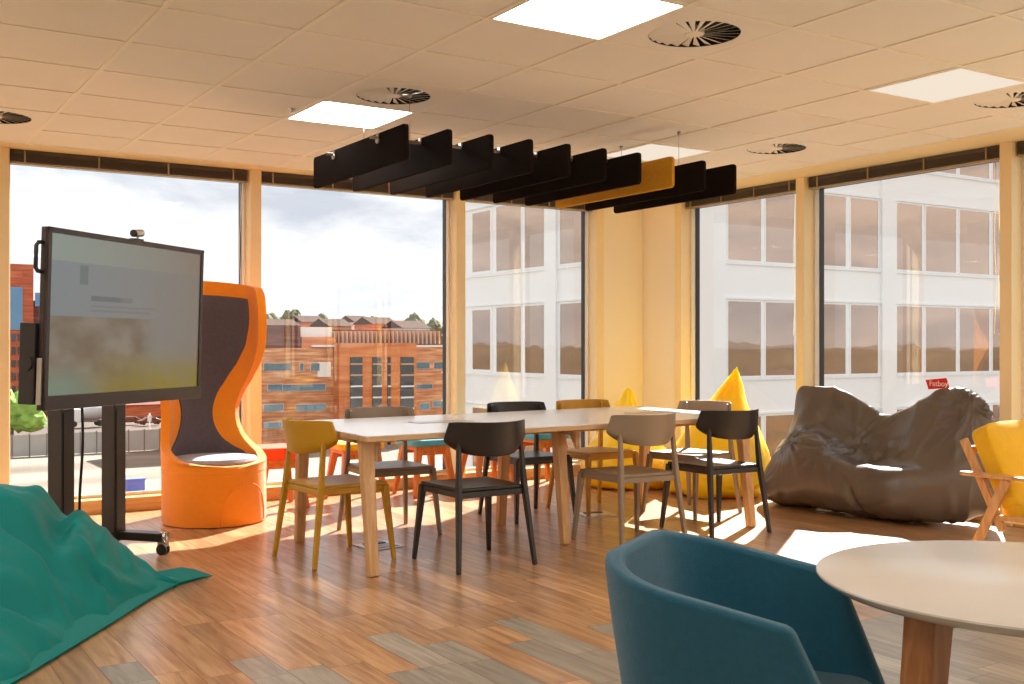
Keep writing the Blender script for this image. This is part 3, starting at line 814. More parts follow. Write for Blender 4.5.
# brown slouched floor bag against the right window
secs = [
 (6.12, [(6.36,.04),(6.34,.08),(6.36,.13),(6.42,.15),(6.48,.18),(6.54,.2),(6.6,.18),(6.6,.1),(6.5,.04)]),
 (6.04, [(6.2,.01),(6.14,.14),(6.22,.24),(6.34,.30),(6.44,.36),(6.52,.42),(6.62,.38),(6.68,.3),(6.6,.01)]),
 (5.93, [(6.12,.0),(6.04,.18),(6.12,.36),(6.26,.46),(6.36,.64),(6.38,.91),(6.46,.91),(6.66,.5),(6.66,.0)]),
 (5.84, [(6.10,.0),(6.02,.2),(6.08,.42),(6.22,.50),(6.34,.66),(6.38,.93),(6.46,.94),(6.70,.5),(6.68,.0)]),
 (5.64, [(6.08,.0),(5.99,.2),(6.04,.50),(6.16,.62),(6.34,.62),(6.44,.93),(6.54,.95),(6.74,.5),(6.7,.0)]),
 (5.46, [(6.08,.0),(5.99,.2),(6.04,.52),(6.17,.60),(6.38,.48),(6.50,.88),(6.60,.88),(6.76,.45),(6.7,.0)]),
 (5.28, [(6.1,.0),(6.0,.2),(6.05,.44),(6.22,.38),(6.46,.38),(6.58,.68),(6.68,.72),(6.77,.4),(6.7,.0)]),
 (5.06, [(6.12,.0),(6.02,.2),(6.08,.42),(6.28,.32),(6.48,.44),(6.58,.76),(6.70,.79),(6.78,.4),(6.7,.0)]),
 (4.86, [(6.14,.0),(6.05,.2),(6.12,.42),(6.30,.36),(6.48,.54),(6.60,.90),(6.70,.92),(6.78,.4),(6.72,.0)]),
 (4.72, [(6.22,.0),(6.12,.2),(6.18,.40),(6.34,.42),(6.48,.60),(6.60,.95),(6.70,.96),(6.78,.45),(6.72,.0)]),
 (4.58, [(6.34,.01),(6.26,.18),(6.28,.36),(6.40,.44),(6.50,.62),(6.60,.94),(6.70,.94),(6.78,.45),(6.74,.01)]),
 (4.46, [(6.50,.05),(6.42,.18),(6.42,.32),(6.48,.42),(6.56,.60),(6.62,.86),(6.70,.86),(6.76,.45),(6.74,.05)]),
 (4.38, [(6.60,.14),(6.54,.22),(6.54,.34),(6.57,.44),(6.6,.56),(6.66,.68),(6.7,.68),(6.74,.45),(6.70,.14)])]
rings = [[(x, y, z) for x, z in r] for y, r in secs]
me = evaluate_sub(rings_to_mesh(rings), 4)
wrinkle(me, [((6.40, 5.35, .50), .55, .035, 12, 0), ((6.12, 4.98, .10), .30, .015, 9, 0), ((6.08, 5.66, .52), .32, .03, 10, 0), ((6.6, 4.5, .8), .5, .03, 10, 0), ((6.2, 5.98, .12), .35, .02, 9, 0)], .018)
for v in me.vertices:
    # deep crease in the front lobe
    dy = v.co.y-(4.98+.12*math.sin(v.co.z*6)); 
    if v.co.x < 6.3 and v.co.z < .36: v.co.x += .07*math.exp(-(dy/.03)**2)*(1-v.co.z/.36)
bag = thing('bean_bag', 'large taupe brown slouched bean bag with a red tag against the right window', 'bean bag', (6.4, 5.2, 0))
me.transform(Matrix.Translation((-6.4, -5.2, 0)))
bag_object('bag_body', me, 'brown_nylon', bag)
tg = MB(); TM = Matrix.Translation((6.655-6.4, 4.81-5.2, .925)) @ Matrix.Rotation(math.radians(-6), 4, 'X')
tg.add([(-.002, .085, 0), (-.002, -.085, 0), (-.012, -.075, .07), (-.012, .095, .07), (.002, .085, 0), (.002, -.085, 0), (-.008, -.075, .07), (-.008, .095, .07)], [(0,1,2,3), (4,7,6,5), (0,4,5,1), (1,5,6,2), (2,6,7,3), (3,7,4,0)], 0, TM)
tgo = tg.build('red_tag', 'red', bag)
def text(body, size, loc, rot, parent, mat, name='tag_lettering', extrude=.0006):
    cu = bpy.data.curves.new(name, 'FONT'); cu.body = body; cu.size = size; cu.align_x = 'CENTER'; cu.align_y = 'CENTER'; cu.extrude = extrude
    o = bpy.data.objects.new(name, cu); C.objects.link(o)
    dg = bpy.context.evaluated_depsgraph_get(); m = bpy.data.meshes.new_from_object(o.evaluated_get(dg)); bpy.data.objects.remove(o)
    m.materials.clear(); m.materials.append(MT[mat])
    o = bpy.data.objects.new(name, m); C.objects.link(o); o.parent = parent; o.location = loc; o.rotation_euler = rot
    return o
text('Fatboy', .056, (6.655-6.4-.0125, 4.805-5.2, .96), (PI/2, 0, -PI/2), tgo, 'whiteprint')

# yellow pyramid bags
def yellow_bag(cx, cy, R, tipx, tipy, tipz, label, sd, rz):
    rings = []
    prof = [(0, .78), (.02, .96), (.12, 1.06), (.26, 1.02), (.40, .86), (.55, .62), (.70, .38), (.84, .18), (.95, .06), (1.0, .008)]
    n = 12
    for f, k in prof:
        z = f*tipz; g = f**1.4
        x0 = cx+(tipx-cx)*g; y0 = cy+(tipy-cy)*g
        ring = []
        for a in range(n):
            A = 2*PI*a/n+rz; sqr = 1/max(abs(math.cos(A-rz)), abs(math.sin(A-rz)))
            mixf = .35+.5*f; rr = R*k*((1-mixf)+mixf*min(sqr, 1.3))
            ring.append((x0+rr*math.cos(A), y0+rr*math.sin(A), z))
        rings.append(ring)
    me = evaluate_sub(rings_to_mesh(rings), 3)
    wrinkle(me, [((tipx, tipy, tipz), .7, .02, 8, 2), ((cx-R*.8, cy-R*.3, .2), .5, .03, 9, 0), ((cx+R*.3, cy-R*.9, .15), .5, .03, 9, 1)], .02, .008)
    for v in me.vertices:
        v.co.x = min(v.co.x, XW-.03); v.co.y = min(v.co.y, YW-.03)
    me.transform(Matrix.Translation((-cx, -cy, 0)))
    o = bag_object('bean_bag', me, 'yellow_nylon'); o.location = (cx, cy, 0)
    tag(o, label, 'bean bag', 'yellow pointed bean bags in the corner')
yellow_bag(6.27, 6.68, .42, 6.48, 6.63, 1.06, 'taller yellow bean bag with a sharp point by the narrow right window', 1, .5)
yellow_bag(5.92, 7.42, .37, 6.24, 7.78, .85, 'shorter yellow bean bag in front of the corner pier', 2, .2)

# teal bag on the floor at the left
def teal():
    # grid pillow: u along the depth direction d (0 = near camera), v across r
    rings = []
    us = [3.55, 3.75, 4.0, 4.3, 4.6, 4.9, 5.15, 5.35, 5.5, 5.6]
    n = 9
    # edge right (r) for each d, top heights across v from the right edge leftwards
    def edge(d): return -1.80+.07*max(0, (d-4.6))-.02*(4.6-d)
    tab = {3.55: .05, 3.75: .28, 4.0: .44, 4.3: .56, 4.6: .62, 4.9: .62, 5.15: .58, 5.35: .47, 5.5: .30, 5.6: .09}
    for d in us:
        h = tab[d]; top = []; bot = []
        e = edge(d); wd = 1.45
        for k in range(n):
            f = k/(n-1); r = e-wd*f
            prof = math.sin(min(1, f*2.3)*PI/2)**.9 if f < .6 else math.cos((f-.6)/.4*PI/2)**.6
            z = h*prof
            x, y = pos(r, d); top.append((x, y, max(.03, z)))
            bot.append((x, y, .0))
        rings.append(top+bot[::-1])
    m = MB(); N = len(rings[0])
    me = evaluate_sub(rings_to_mesh(rings), 4)
    tip = pos(-1.66, 5.62)
    for v in me.vertices:
        x, y, z = v.co; d = S*x+CO*y; r = CO*x-S*y
    me.update()
    wrinkle(me, [((*tip, .05), .75, .022, 7, 2)], .030, .007)
    for v in me.vertices:
        x, y, z = v.co; d = S*x+CO*y; r = CO*x-S*y
        k = min(1, max(0, (z-.05)/.15))
        for (d0, r0, d1, r1, wd, am) in ((5.4, -2.23, 4.7, -2.0, .055, .07), (4.55, -2.6, 4.72, -1.84, .06, .07), (4.83, -1.9, 5.02, -1.76, .035, .05), (3.95, -2.2, 4.42, -1.88, .05, .07), (3.8, -2.05, 3.98, -1.86, .035, .05), (5.15, -2.0, 4.9, -1.86, .03, .025), (5.35, -1.95, 5.15, -1.84, .03, .02), (4.3, -2.4, 4.32, -1.95, .05, .03), (4.62, -1.96, 4.52, -1.8, .03, .025)):
            ax, ay = d1-d0, r1-r0; L2 = ax*ax+ay*ay; t_ = max(0, min(1, ((d-d0)*ax+(r-r0)*ay)/L2)); q = math.hypot(d-d0-ax*t_, r-r0-ay*t_)
            v.co.z -= k*am*math.exp(-(q/wd)**2)*math.sin(PI*(.15+.7*t_)); v.co.z += k*am*.45*math.exp(-((q-wd*1.9)/wd)**2)*math.sin(PI*(.15+.7*t_))
    me.update()
    o = thing('bean_bag', 'big teal green floor bean bag lying at the lower left corner', 'bean bag', (*pos(-2.3, 4.6), 0))
    L = o.location.copy()
    me.transform(Matrix.Translation(-L)); bag_object('bag_body', me, 'teal_nylon', o)
    # flat seam flange along the right edge ending in a pointed corner
    pts = [(-1.585, 5.75, .0, .04), (-1.63, 5.66, .05, .04), (-1.70, 5.5, .07, .05), (-1.735, 5.2, .06, .05), (-1.75, 4.8, .05, .05), (-1.77, 4.4, .05, .05), (-1.79, 4.0, .05, .05), (-1.82, 3.6, .04, .04)]
    fl = MB(); vs = []
    for r, d, z, w in pts:
        a = Vector((*pos(r, d), z*.25+.004)); b = Vector((*pos(r-.09, d-.03), z*.6+.045)); c = Vector((*pos(r-.08, d-.03), z*.6+.015)); e_ = Vector((*pos(r-.01, d), .002))
        vs.extend([a-L, b-L, c-L, e_-L])
    fs = []
    for i in range(len(pts)-1):
        for k in range(4): fs.append((i*4+k, i*4+(k+1)%4, (i+1)*4+(k+1)%4, (i+1)*4+k))
    fs.append((3, 2, 1, 0)); k = (len(pts)-1)*4; fs.append((k, k+1, k+2, k+3))
    fl.add(vs, fs); fl.build('seam_flange', 'teal_nylon', o, smooth=True)
teal()

# ------------------------------------------------------------------ petrol tub chair
def tub():
    x, y = pos(.49, 2.445)
    t = thing('tub_chair', 'petrol blue upholstered tub chair pulled up to the round table', 'chair', (x, y, 0), facing(.9, -.43))
    # U path param s in 0..1 : left front -> back -> right front ; local +y front
    hw, yb, yf, rc = .31, -.24, .20, .19
    def path(s):
        L1 = yf-(yb+rc); La = rc*PI/2; L2 = 2*(hw-rc); T = 2*L1+2*La+L2; l = s*T
        if l < L1: return Vector((-hw, yf-l, 0)), Vector((-1, 0, 0))
        l -= L1
        if l < La: a = l/rc; return Vector((-hw+rc-rc*math.cos(a), yb+rc-rc*math.sin(a), 0)), Vector((-math.cos(a), -math.sin(a), 0))
        l -= La
        if l < L2: return Vector((-hw+rc+l, yb, 0)), Vector((0, -1, 0))
        l -= L2
        if l < La: a = l/rc; return Vector((hw-rc+rc*math.sin(a), yb+rc-rc*math.cos(a), 0)), Vector((math.sin(a), -math.cos(a), 0))
        l -= La
        return Vector((hw, yb+rc+l, 0)), Vector((1, 0, 0))
    ns = 60; nz = 12; vs = []
    th = .055
    for side in (0, 1):
        for i in range(nz+1):
            v = i/nz
            for k in range(ns+1):
                s = k/ns; p, nn = path(s)
                e = min(s, 1-s)             # 0 at the fronts
                top = .774-.092*max(0, 1-e/.38)
                bot = .30
                z = bot+(top-bot)*v
                # outer face tapers towards the bottom
                q = p.copy(); q -= nn*(.07*(1-v)**1.2)
                if side: q -= nn*(th-.012*v)
                # front edge rakes forward going down
                if e < .24: q.y += (1-v)*.17*(1-e/.24)
                vs.append((q.x, q.y, z))
    m = MB(); K = (ns+1)*(nz+1); m.v = vs
    for i in range(nz):
        for k in range(ns):
            a = i*(ns+1)+k; m.f.append([a, a+1, a+ns+2, a+ns+1]); m.f.append([K+a, K+a+ns+1, K+a+ns+2, K+a+1])
    for i in range(nz):
        a = i*(ns+1); m.f.append([a, a+ns+1, K+a+ns+1, K+a]); a += ns; m.f.append([a+ns+1, a, K+a, K+a+ns+1])
    for k in range(ns): m.f.append([k, K+k, K+k+1, k+1]); a = nz*(ns+1)+k; m.f.append([a, a+1, K+a+1, K+a])
    m.mi = [0]*len(m.f); m.sm = [True]*len(m.f)
    m.build('shell', 'petrol', t, bevel=.016, seg=4, angle=50)
    s = MB(); s.prism(rounded_rect(-.245, .245, -.175, .31, .09), 2, .33, .455); s.build('seat_cushion', 'petrol', t, bevel=.03, seg=4)
    u = MB(); u.prism(rounded_rect(-.235, .235, -.165, .26, .10), 2, .28, .335); u.build('under_pan', 'petrol', t, bevel=.01)
    for sx in (-1, 1):
        for sy in (-1, 1): MB().bar((sx*.24, sy*.2+.05, 0), (sx*.17, sy*.13+.05, .29), .026, .026, .042, .042).build('leg', 'oakleg', t, bevel=.005)
tub()

# ------------------------------------------------------------------ round table
x, y = pos(1.107, 2.27)
t = thing('round_table', 'round pale topped table on slanted wooden legs at the lower right', 'table', (x, y, 0))
MB().lathe([(.40, .712), (.425, .716), (.444, .728), (.45, .735), (.449, .7385), (.446, .74)], 128).build('table_top', 'round_white', t, smooth=True)
for ang in (211.8, 328, 105):
    dr, dd = math.cos(math.radians(ang)), math.sin(math.radians(ang)); a = math.atan2(CO*dd-S*dr, S*dd+CO*dr)
    c_, s_ = math.cos(a), math.sin(a)
    MB().bar((.44*c_, .44*s_, 0), (.355*c_, .355*s_, .712), .05, .055, .072, .062, up=(c_, s_, 0)).build('leg', 'oakleg', t, bevel=.006, seg=3)
    MB().bar((.33*c_, .33*s_, .695), (0, 0, .695), .03, .03, up=(0, 0, 1)).build('spoke', 'oakleg', t)

# ------------------------------------------------------------------ yellow armchair
def armchair():
    t = thing('lounge_armchair', 'yellow cushioned armchair with a light wooden frame at the right edge', 'armchair', (5.415, 3.24, 0), PI)
    for s in (1, -1):
        X = s*.335
        MB().prism(rounded_rect(-.30, .36, -.03, .03, .028), 2, .548, .568, M=Matrix.Translation((X, 0, 0)) @ Matrix.Rotation(PI/2, 4, 'Z')).build('arm', 'armwood', t, bevel=.006)
        MB().bar((X-s*.012, -.29, .735), (X-s*.012, -.065, .28), .024, .044, up=(0, 1, .3)).build('back_post', 'armwood', t, bevel=.006)
        MB().bar((X+s*.006, -.30, .0), (X+s*.006, -.03, .55), .026, .05, up=(0, 1, 0)).build('leg', 'armwood', t, bevel=.006)
        MB().bar((X, .38, .0), (X, .27, .55), .026, .042, up=(0, 1, 0)).build('leg', 'armwood', t, bevel=.006)
        MB().bar((X-s*.012, -.09, .345), (X-s*.012, .34, .365), .022, .03, up=(0, 0, 1)).build('side_rail', 'armwood', t, bevel=.005)
    MB().bar((-.32, -.265, .68), (.32, -.265, .68), .03, .04, up=(0, 0, 1)).build('back_rail', 'armwood', t, bevel=.005)
    MB().bar((-.33, .31, .31), (.33, .31, .31), .03, .05, up=(0, 0, 1)).build('front_rail', 'armwood', t, bevel=.005)
    def cushion(name, w, l, h, M):
        m = MB(); nx, ny = 6, 6; 
        b = bmesh.new(); bmesh.ops.create_cube(b, size=1)
        bmesh.ops.subdivide_edges(b, edges=b.edges, cuts=5, use_grid_fill=True)
        me = bpy.data.meshes.new(name)
        for v in b.verts:
            x, y, z = v.co*2
            puff = (1-abs(x)**4)*(1-abs(y)**4)
            v.co = Vector((x*w/2*(1-.04*abs(y)**3), y*l/2*(1-.04*abs(x)**3), z*h/2*(.72+.32*puff)))
        b.to_mesh(me); b.free(); me.transform(M); me.shade_smooth(); me.materials.append(MT['yellowwool'])
        o = bpy.data.objects.new(name, me); C.objects.link(o); o.parent = t
        mm = o.modifiers.new('s', 'SUBSURF'); mm.levels = 2; mm.render_levels = 2
    cushion('seat_cushion', .61, .52, .14, Matrix.Translation((0, .14, .385)) @ Matrix.Rotation(math.radians(5), 4, 'X'))
    cushion('back_cushion', .64, .48, .15, Matrix.Translation((0, -.125, .595)) @ Matrix.Rotation(math.radians(-64+180), 4, 'X'))
armchair()

# ------------------------------------------------------------------ outside
GZ = -13.8
def px(u, Y):           # where the view ray through column u meets the plane y=Y
    k = (u-512)/1080; return Y*(S+k*CO)/(CO-k*S)
def py_(u, X):
    k = (u-512)/1080; return X*(CO-k*S)/(S+k*CO)
MT['white_clad'] = plain('white_cladding', srgb(242, 242, 242), rough=.6, var=.012, scale=.3)
MT['white_frame'] = plain('white_window_frame', srgb(240, 240, 240), rough=.5, var=.01)
MT['tint'] = mirror_glass('bronze_glass', srgb(182, 156, 138))
MT['brick'] = brickwall('orange_brick_hazed', srgb(172, 112, 78), srgb(230, 178, 132), srgb(206, 140, 98), 1.1)  # haze and window reflections put into the colour: lighter, less contrast
MT['brick_plain'] = brickwall('plain_orange_brick', srgb(196, 110, 62), srgb(222, 146, 92), srgb(212, 128, 76), .8)
MT['brick_dark'] = brickwall('dark_brick', srgb(100, 56, 48), srgb(134, 82, 66), srgb(116, 66, 56), 1.0)
MT['brick_red'] = brickwall('red_brick', srgb(178, 88, 60), srgb(214, 120, 84), srgb(196, 104, 72), 1.0)
MT['blue_glass'] = mirror_glass('blue_glass', srgb(120, 150, 172), .08)
MT['dk_glass'] = mirror_glass('dark_glass', srgb(96, 104, 112), .1)
MT['pale'] = plain('pale_panel', srgb(232, 226, 220), rough=.7, var=.03, scale=.5)
MT['rooftile'] = plain('roof_tile', srgb(84, 62, 50), rough=1, spec=.1, var=.1, scale=.3)
MT['fin'] = plain('stone_fin', srgb(190, 150, 118), rough=.8, var=.05, scale=.5)
MT['hoard'] = plain('hoarding_panel', srgb(176, 168, 160), rough=.8, var=.06, scale=.5)
MT['post'] = plain('post_grey', srgb(120, 108, 100), rough=.7)
MT['leaf'] = plain('leaf_green', srgb(128, 160, 70), rough=.9, var=.35, scale=.9)
MT['leaf_far'] = plain('leaf_far', srgb(112, 112, 80), rough=.95, var=.3, scale=.05)
MT['truck'] = plain('truck_white', srgb(232, 234, 236), rough=.4, var=.02)
MT['darkcar'] = plain('car_dark', srgb(90, 50, 46), rough=.3, var=.02)
MT['greycar'] = plain('car_grey', srgb(180, 176, 176), rough=.3, var=.02)
MT['bluebox'] = plain('blue_plastic', srgb(96, 112, 190), rough=.5)
MT['rubber'] = plain('rubber', srgb(30, 30, 30), rough=.8)
t_ = NT('building_site_ground')
p = t_.n('ShaderNodeBsdfPrincipled'); p.inputs['Roughness'].default_value = .95
tc = t_.n('ShaderNodeTexCoord'); no = t_.n('ShaderNodeTexNoise'); no.inputs['Scale'].default_value = .045; no.inputs['Detail'].default_value = 8
mp = t_.n('ShaderNodeMapping'); mp.inputs['Rotation'].default_value = (0, 0, -.57); mp.inputs['Scale'].default_value = (.5, 2.2, 1)
t_.l(tc.outputs['Object'], mp.inputs[0]); t_.l(mp.outputs[0], no.inputs['Vector'])
rp = t_.n('ShaderNodeValToRGB'); rp.color_ramp.elements[0].position = .36; rp.color_ramp.elements[0].color = srgb(92, 76, 60); rp.color_ramp.elements[1].position = .58; rp.color_ramp.elements[1].color = srgb(128, 118, 104)
t_.l(no.outputs['Fac'], rp.inputs[0]); t_.l(rp.outputs[0], p.inputs['Base Color']); t_.l(p.outputs[0], t_.out.inputs[0])
MT['site'] = t_.m
MT['hill'] = plain('hill_cover', srgb(84, 72, 54), rough=.95, var=.35, scale=.02)
MT['town'] = plain('town_ground', srgb(84, 68, 56), rough=.95, var=.35, scale=.03)
g = MB(); g.add([(-60, -40, GZ), (170, -40, GZ), (170, 165, GZ), (-60, 165, GZ)], [(0,1,2,3)])
tag(g.build('ground', 'site'), 'pale dusty building site below the windows', None, None, 'structure')
g = MB(); g.lathe([(1500, GZ-.3), (1500, GZ-.25)], 64); tag(g.build('land', 'town'), 'brownish town ground reaching to the horizon', None, None, 'structure')

# white neighbouring wing
X0, Y0, X1, Y1 = 20.4, 24.5, 46.0, 36.97
ROOF = CAMZ+8.6
wb = thing('office_wing', 'white clad office wing with bronze tinted windows behind the right hand windows', 'building', (X0, Y0, GZ))
def W_(x, y, z): return (x-X0, y-Y0, z-GZ)
b = MB(); b.box(0, X1-X0, 0, Y1-Y0, 0, ROOF-GZ); b.build('wall', 'white_clad', wb)
cols_l = [(24.95, 25.95, 1), (26.1, 27.5, 0), (27.62, 29.04, 0), (29.85, 31.15, 0), (31.28, 33.0, 0), (33.25, 34.75, 1), (36.15, 36.45, 0)]
cols_r = [(21.5, 22.05, 0), (23.5, 25.0, 0), (25.12, 26.5, 0), (27.28, 28.95, 0), (29.12, 30.6, 0), (31.5, 32.95, 0), (33.08, 34.9, 0), (35.03, 36.9, 0), (37.03, 38.6, 0), (39.6, 41.2, 0), (41.35, 43.0, 0), (43.1, 44.8, 0)]
for lev in range(-4, 3):
    zb = CAMZ-1.0+3.6*lev; zt = zb+2.42
    if lev == 2: zt = zb+1.9
    for y0, y1, fr in cols_l:
        f = MB(); o_ = .12 if fr else .06
        f.box(-.02, .02, y0-Y0, y1-Y0, zb-GZ, zb-GZ+o_); f.box(-.02, .02, y0-Y0, y1-Y0, zt-GZ-o_, zt-GZ)
        f.box(-.02, .02, y0-Y0, y0-Y0+o_, zb-GZ+o_, zt-GZ-o_); f.box(-.02, .02, y1-Y0-o_, y1-Y0, zb-GZ+o_, zt-GZ-o_)
        ff = f.build('window', 'white_frame', wb)
        MB().box(-.012, .01, y0-Y0+.02, y1-Y0-.02, zb-GZ+.02, zt-GZ-.02).build('pane', 'tint', ff)
    for x0, x1, fr in cols_r:
        f = MB(); o_ = .05
        f.box(x0-X0, x1-X0, -.02, .02, zb-GZ, zb-GZ+o_); f.box(x0-X0, x1-X0, -.02, .02, zt-GZ-o_, zt-GZ)
        f.box(x0-X0, x0-X0+o_, -.02, .02, zb-GZ+o_, zt-GZ-o_); f.box(x1-X0-o_, x1-X0, -.02, .02, zb-GZ+o_, zt-GZ-o_)
        ff = f.build('window', 'white_frame', wb)
        MB().box(x0-X0+.02, x1-X0-.02, -.012, .01, zb-GZ+.02, zt-GZ-.02).build('pane', 'tint', ff)
    # shallow string lines above and below the window band
s = MB()
for lev in range(-4, 3):
    for dz in (-1.0-.08, 1.44):
        z = CAMZ+dz+3.6*lev-GZ
        if z < ROOF-GZ: s.box(-.05, 0, -.05, Y1-Y0, z, z+.06); s.box(-.05, X1-X0, -.05, 0, z, z+.06)
s.build('string_course', 'white_frame', wb)
pl = MB()
for x0, x1 in ((22.2, 23.4), (30.68, 31.42)): pl.box(x0-X0, x1-X0, -.10, 0, 0, ROOF-GZ)
pl.box(-.10, 0, 29.12-Y0, 29.78-Y0, 0, ROOF-GZ)
pl.build('pilaster', 'white_clad', wb)

# brick office across the site
YF = 150
def bx_(u): return px(u, YF)
def zz(v, u=350):
    k = (u-512)/1080; X = px(u, YF); d = S*X+CO*YF; return CAMZ-(v-345.5)*d/1080
bb = thing('brick_office', 'long orange brick office block with a central glazed entrance across the site', 'building', (bx_(350), YF, GZ))
OX = bx_(350)
def bbox(name, mat, u0, u1, v0, v1, y0=0, y1=12, parent=bb):
    x0, x1 = bx_(u0)-OX, bx_(u1)-OX; z0, z1 = zz(v1, (u0+u1)/2)-GZ, zz(v0, (u0+u1)/2)-GZ
    return MB().box(x0, x1, y0, y1, max(0, z0), z1).build(name, mat, parent)
bbox('wall', 'brick', 225, 335, 348, 470, 0, 14)
bbox('upper_storey', 'brick_dark', 225, 302, 325, 349, .4, 12)
bbox('tower', 'brick_plain', 334, 411, 343, 470, -2, 12)
bbox('wall', 'brick', 410, 446, 346, 470, 0, 14)
bbox('plant_screen', 'pale', 302, 335, 327, 338, 1, 8)
bbox('attic', 'brick_plain', 303, 336, 337, 349, .2, 8)
bbox('attic', 'brick_dark', 335, 446, 330, 346, 1.5, 12)
for k in range(26):
    u = 336+k*4.2; bbox('attic_fin', 'fin', u, u+1.6, 331, 344, .6, 1.6)
for u0, u1 in ((312, 334), (412, 446)): bbox('coping', 'pale', u0, u1, 345, 347, -.4, .6)
for u0, u1, v0, v1 in ((264, 291, 363, 371), (300, 304, 363, 371), (311, 320, 363, 371), (268, 283, 384, 391), (283, 326, 384, 391), (264, 284, 404, 411), (296, 326, 404, 411), (264, 282, 422, 428), (296, 330, 423, 430), (414, 430, 362, 369), (434, 446, 362, 369), (416, 433, 384, 389), (420, 430, 403, 410), (433, 443, 401, 407), (230, 256, 363, 371), (230, 256, 384, 391), (226, 256, 404, 411), (226, 256, 423, 430), (226, 256, 441, 448)):
    f = bbox('window', 'pale', u0, u1, v0, v1, -.08, .1)
    bbox('pane', 'blue_glass', u0+.3, u1-.3, v0+.3, v1-.3, -.12, 0, f)
for u0, u1, v0 in ((345, 357, 357), (367, 376, 357), (382, 385, 357), (395, 408, 357)):
    f = bbox('glazed_strip', 'dk_glass', u0, u1, v0, 470, -2.15, -1.9)
    for q in range(7):
        v = v0+6+q*11; bbox('spandrel', 'fin' if q < 2 else 'pale', u0, u1, v, v+1.6, -2.25, -2.1, f)
bbox('plaster_panel', 'pale', 318, 331, 362, 377, -.1, .1)
# distant red block at far left
YL = 245
ob = thing('brick_tower', 'red brick block with a blue glass strip beyond the site at the left edge', 'building', (px(20, YL), YL, GZ))
OL = px(20, YL)
def lz(v, u=20):
    X = px(u, YL); d = S*X+CO*YL; return CAMZ-(v-345.5)*d/1080-GZ
def lbox(name, mat, u0, u1, v0, v1, y0, y1, parent=ob):
    return MB().box(px(u0, YL)-OL, px(u1, YL)-OL, y0, y1, max(0, lz(v1)), lz(v0)).build(name, mat, parent)
lbox('wall', 'brick_red', -40, 34, 264, 470, 0, 20); lbox('side_wing', 'brick_dark', 34, 52, 300, 470, 1, 20)
lbox('glass_strip', 'blue_glass', 4, 23, 287, 330, -.3, .2); lbox('side_glass', 'blue_glass', 36, 50, 292, 306, .6, 1.2)
for r_ in range(6):
    for c_ in range(5):
        f = lbox('window', 'dk_glass', 6+c_*6.2, 10+c_*6.2, 334+r_*13, 341+r_*13, -.2, .1)
# low brown sheds and town blocks
def block(u0, u1, v0, v1, Y, mat, roof, name, label, dep=14, grp=None):
    def z(v): X = px((u0+u1)/2, Y); return CAMZ-(v-345.5)*(S*X+CO*Y)/1080
    xa, xb = px(u0, Y), px(u1, Y)
    t = thing(name, label, 'building', ((xa+xb)/2, Y, GZ), 0, grp)
    w2 = (xb-xa)/2; zt = z(v0)-GZ
    MB().box(-w2, w2, 0, dep, 0, zt).build('wall', mat, t)
    MB().prism([(-.6, zt), (dep/2, zt+dep*.16), (dep+.6, zt)], 0, -w2-.6, w2+.6).build('roof', roof, t)
    return t
block(100, 224, 404, 440, 232, 'brick_red', 'brick_dark', 'long_shed', 'long low red brown shed behind the parked cars', 12)
rnd = random.Random(3)
k = 0
for u0, u1, v0, Y, mt, lb in ((330, 352, 326, 330, 'brick_plain', 'pale brick house on the skyline left of centre'), (356, 372, 322, 372, 'pale', 'cream gabled house on the skyline'), (374, 398, 324, 340, 'brick_plain', 'tan block on the skyline above the entrance tower'),
                       (404, 430, 328, 320, 'pale', 'pale block on the skyline at the right'), (266, 300, 326, 360, 'brick_dark', 'dark block on the skyline above the left wing'), (303, 326, 322, 380, 'brick_plain', 'tan roofed house on the skyline near the white plant screen')):
    block(u0, u1, v0, 345, Y, mt, 'rooftile', 'skyline_house', lb, 16, 'houses on the skyline')
# trees
def tree(x, y, z0, h, r, mat, label, grp, name='leafy_tree', sd=0):
    t = thing(name, label, 'tree', (x, y, z0), 0, grp)
    MB().tube([(0, 0, 0), (0, 0, h*.35), (.1*r, 0, h*.6)], [r*.09, r*.07, r*.04], 8).build('trunk', 'post', t)
    b = bmesh.new(); rd = random.Random(sd)
    for k in range(9):
        M = Matrix.Translation((rd.uniform(-.5, .5)*r, rd.uniform(-.5, .5)*r, h*(.45+.4*rd.random()))) @ Matrix.Diagonal((r*rd.uniform(.45, .65), r*rd.uniform(.45, .65), h*rd.uniform(.16, .24), 1))
        bmesh.ops.create_icosphere(b, subdivisions=3, radius=1, matrix=M)
    for v in b.verts:
        n_ = noise.noise(v.co*(2.2/r)*2)+.5*noise.noise(v.co*(6/r)*2); v.co += v.normal*n_*r*.16
    me = bpy.data.meshes.new('crown'); b.to_mesh(me); b.free(); me.materials.append(MT[mat])
    o = bpy.data.objects.new('crown', me); C.objects.link(o); o.parent = t
    return t
tree(*[px(12, 172), 172], GZ, 9.2, 4.4, 'leaf', 'bright green tree beyond the site hoarding at the left edge', None, sd=1)
k = 0
lbs = ['above the left wing', 'above the white plant screen', 'over the left roofs', 'behind the gabled house', 'above the entrance tower', 'behind the pale block', 'at the right end of the roofs', 'next to the white wing']
for q, u in enumerate((272, 292, 318, 345, 366, 392, 416, 438)):
    Y = 415+(q%2)*40; tree(px(u, Y), Y, GZ, 28+2*math.sin(q*2.1), 6.2, 'leaf_far', 'rounded olive tree on the skyline '+lbs[q], 'trees on the skyline', 'skyline_tree', q+5)
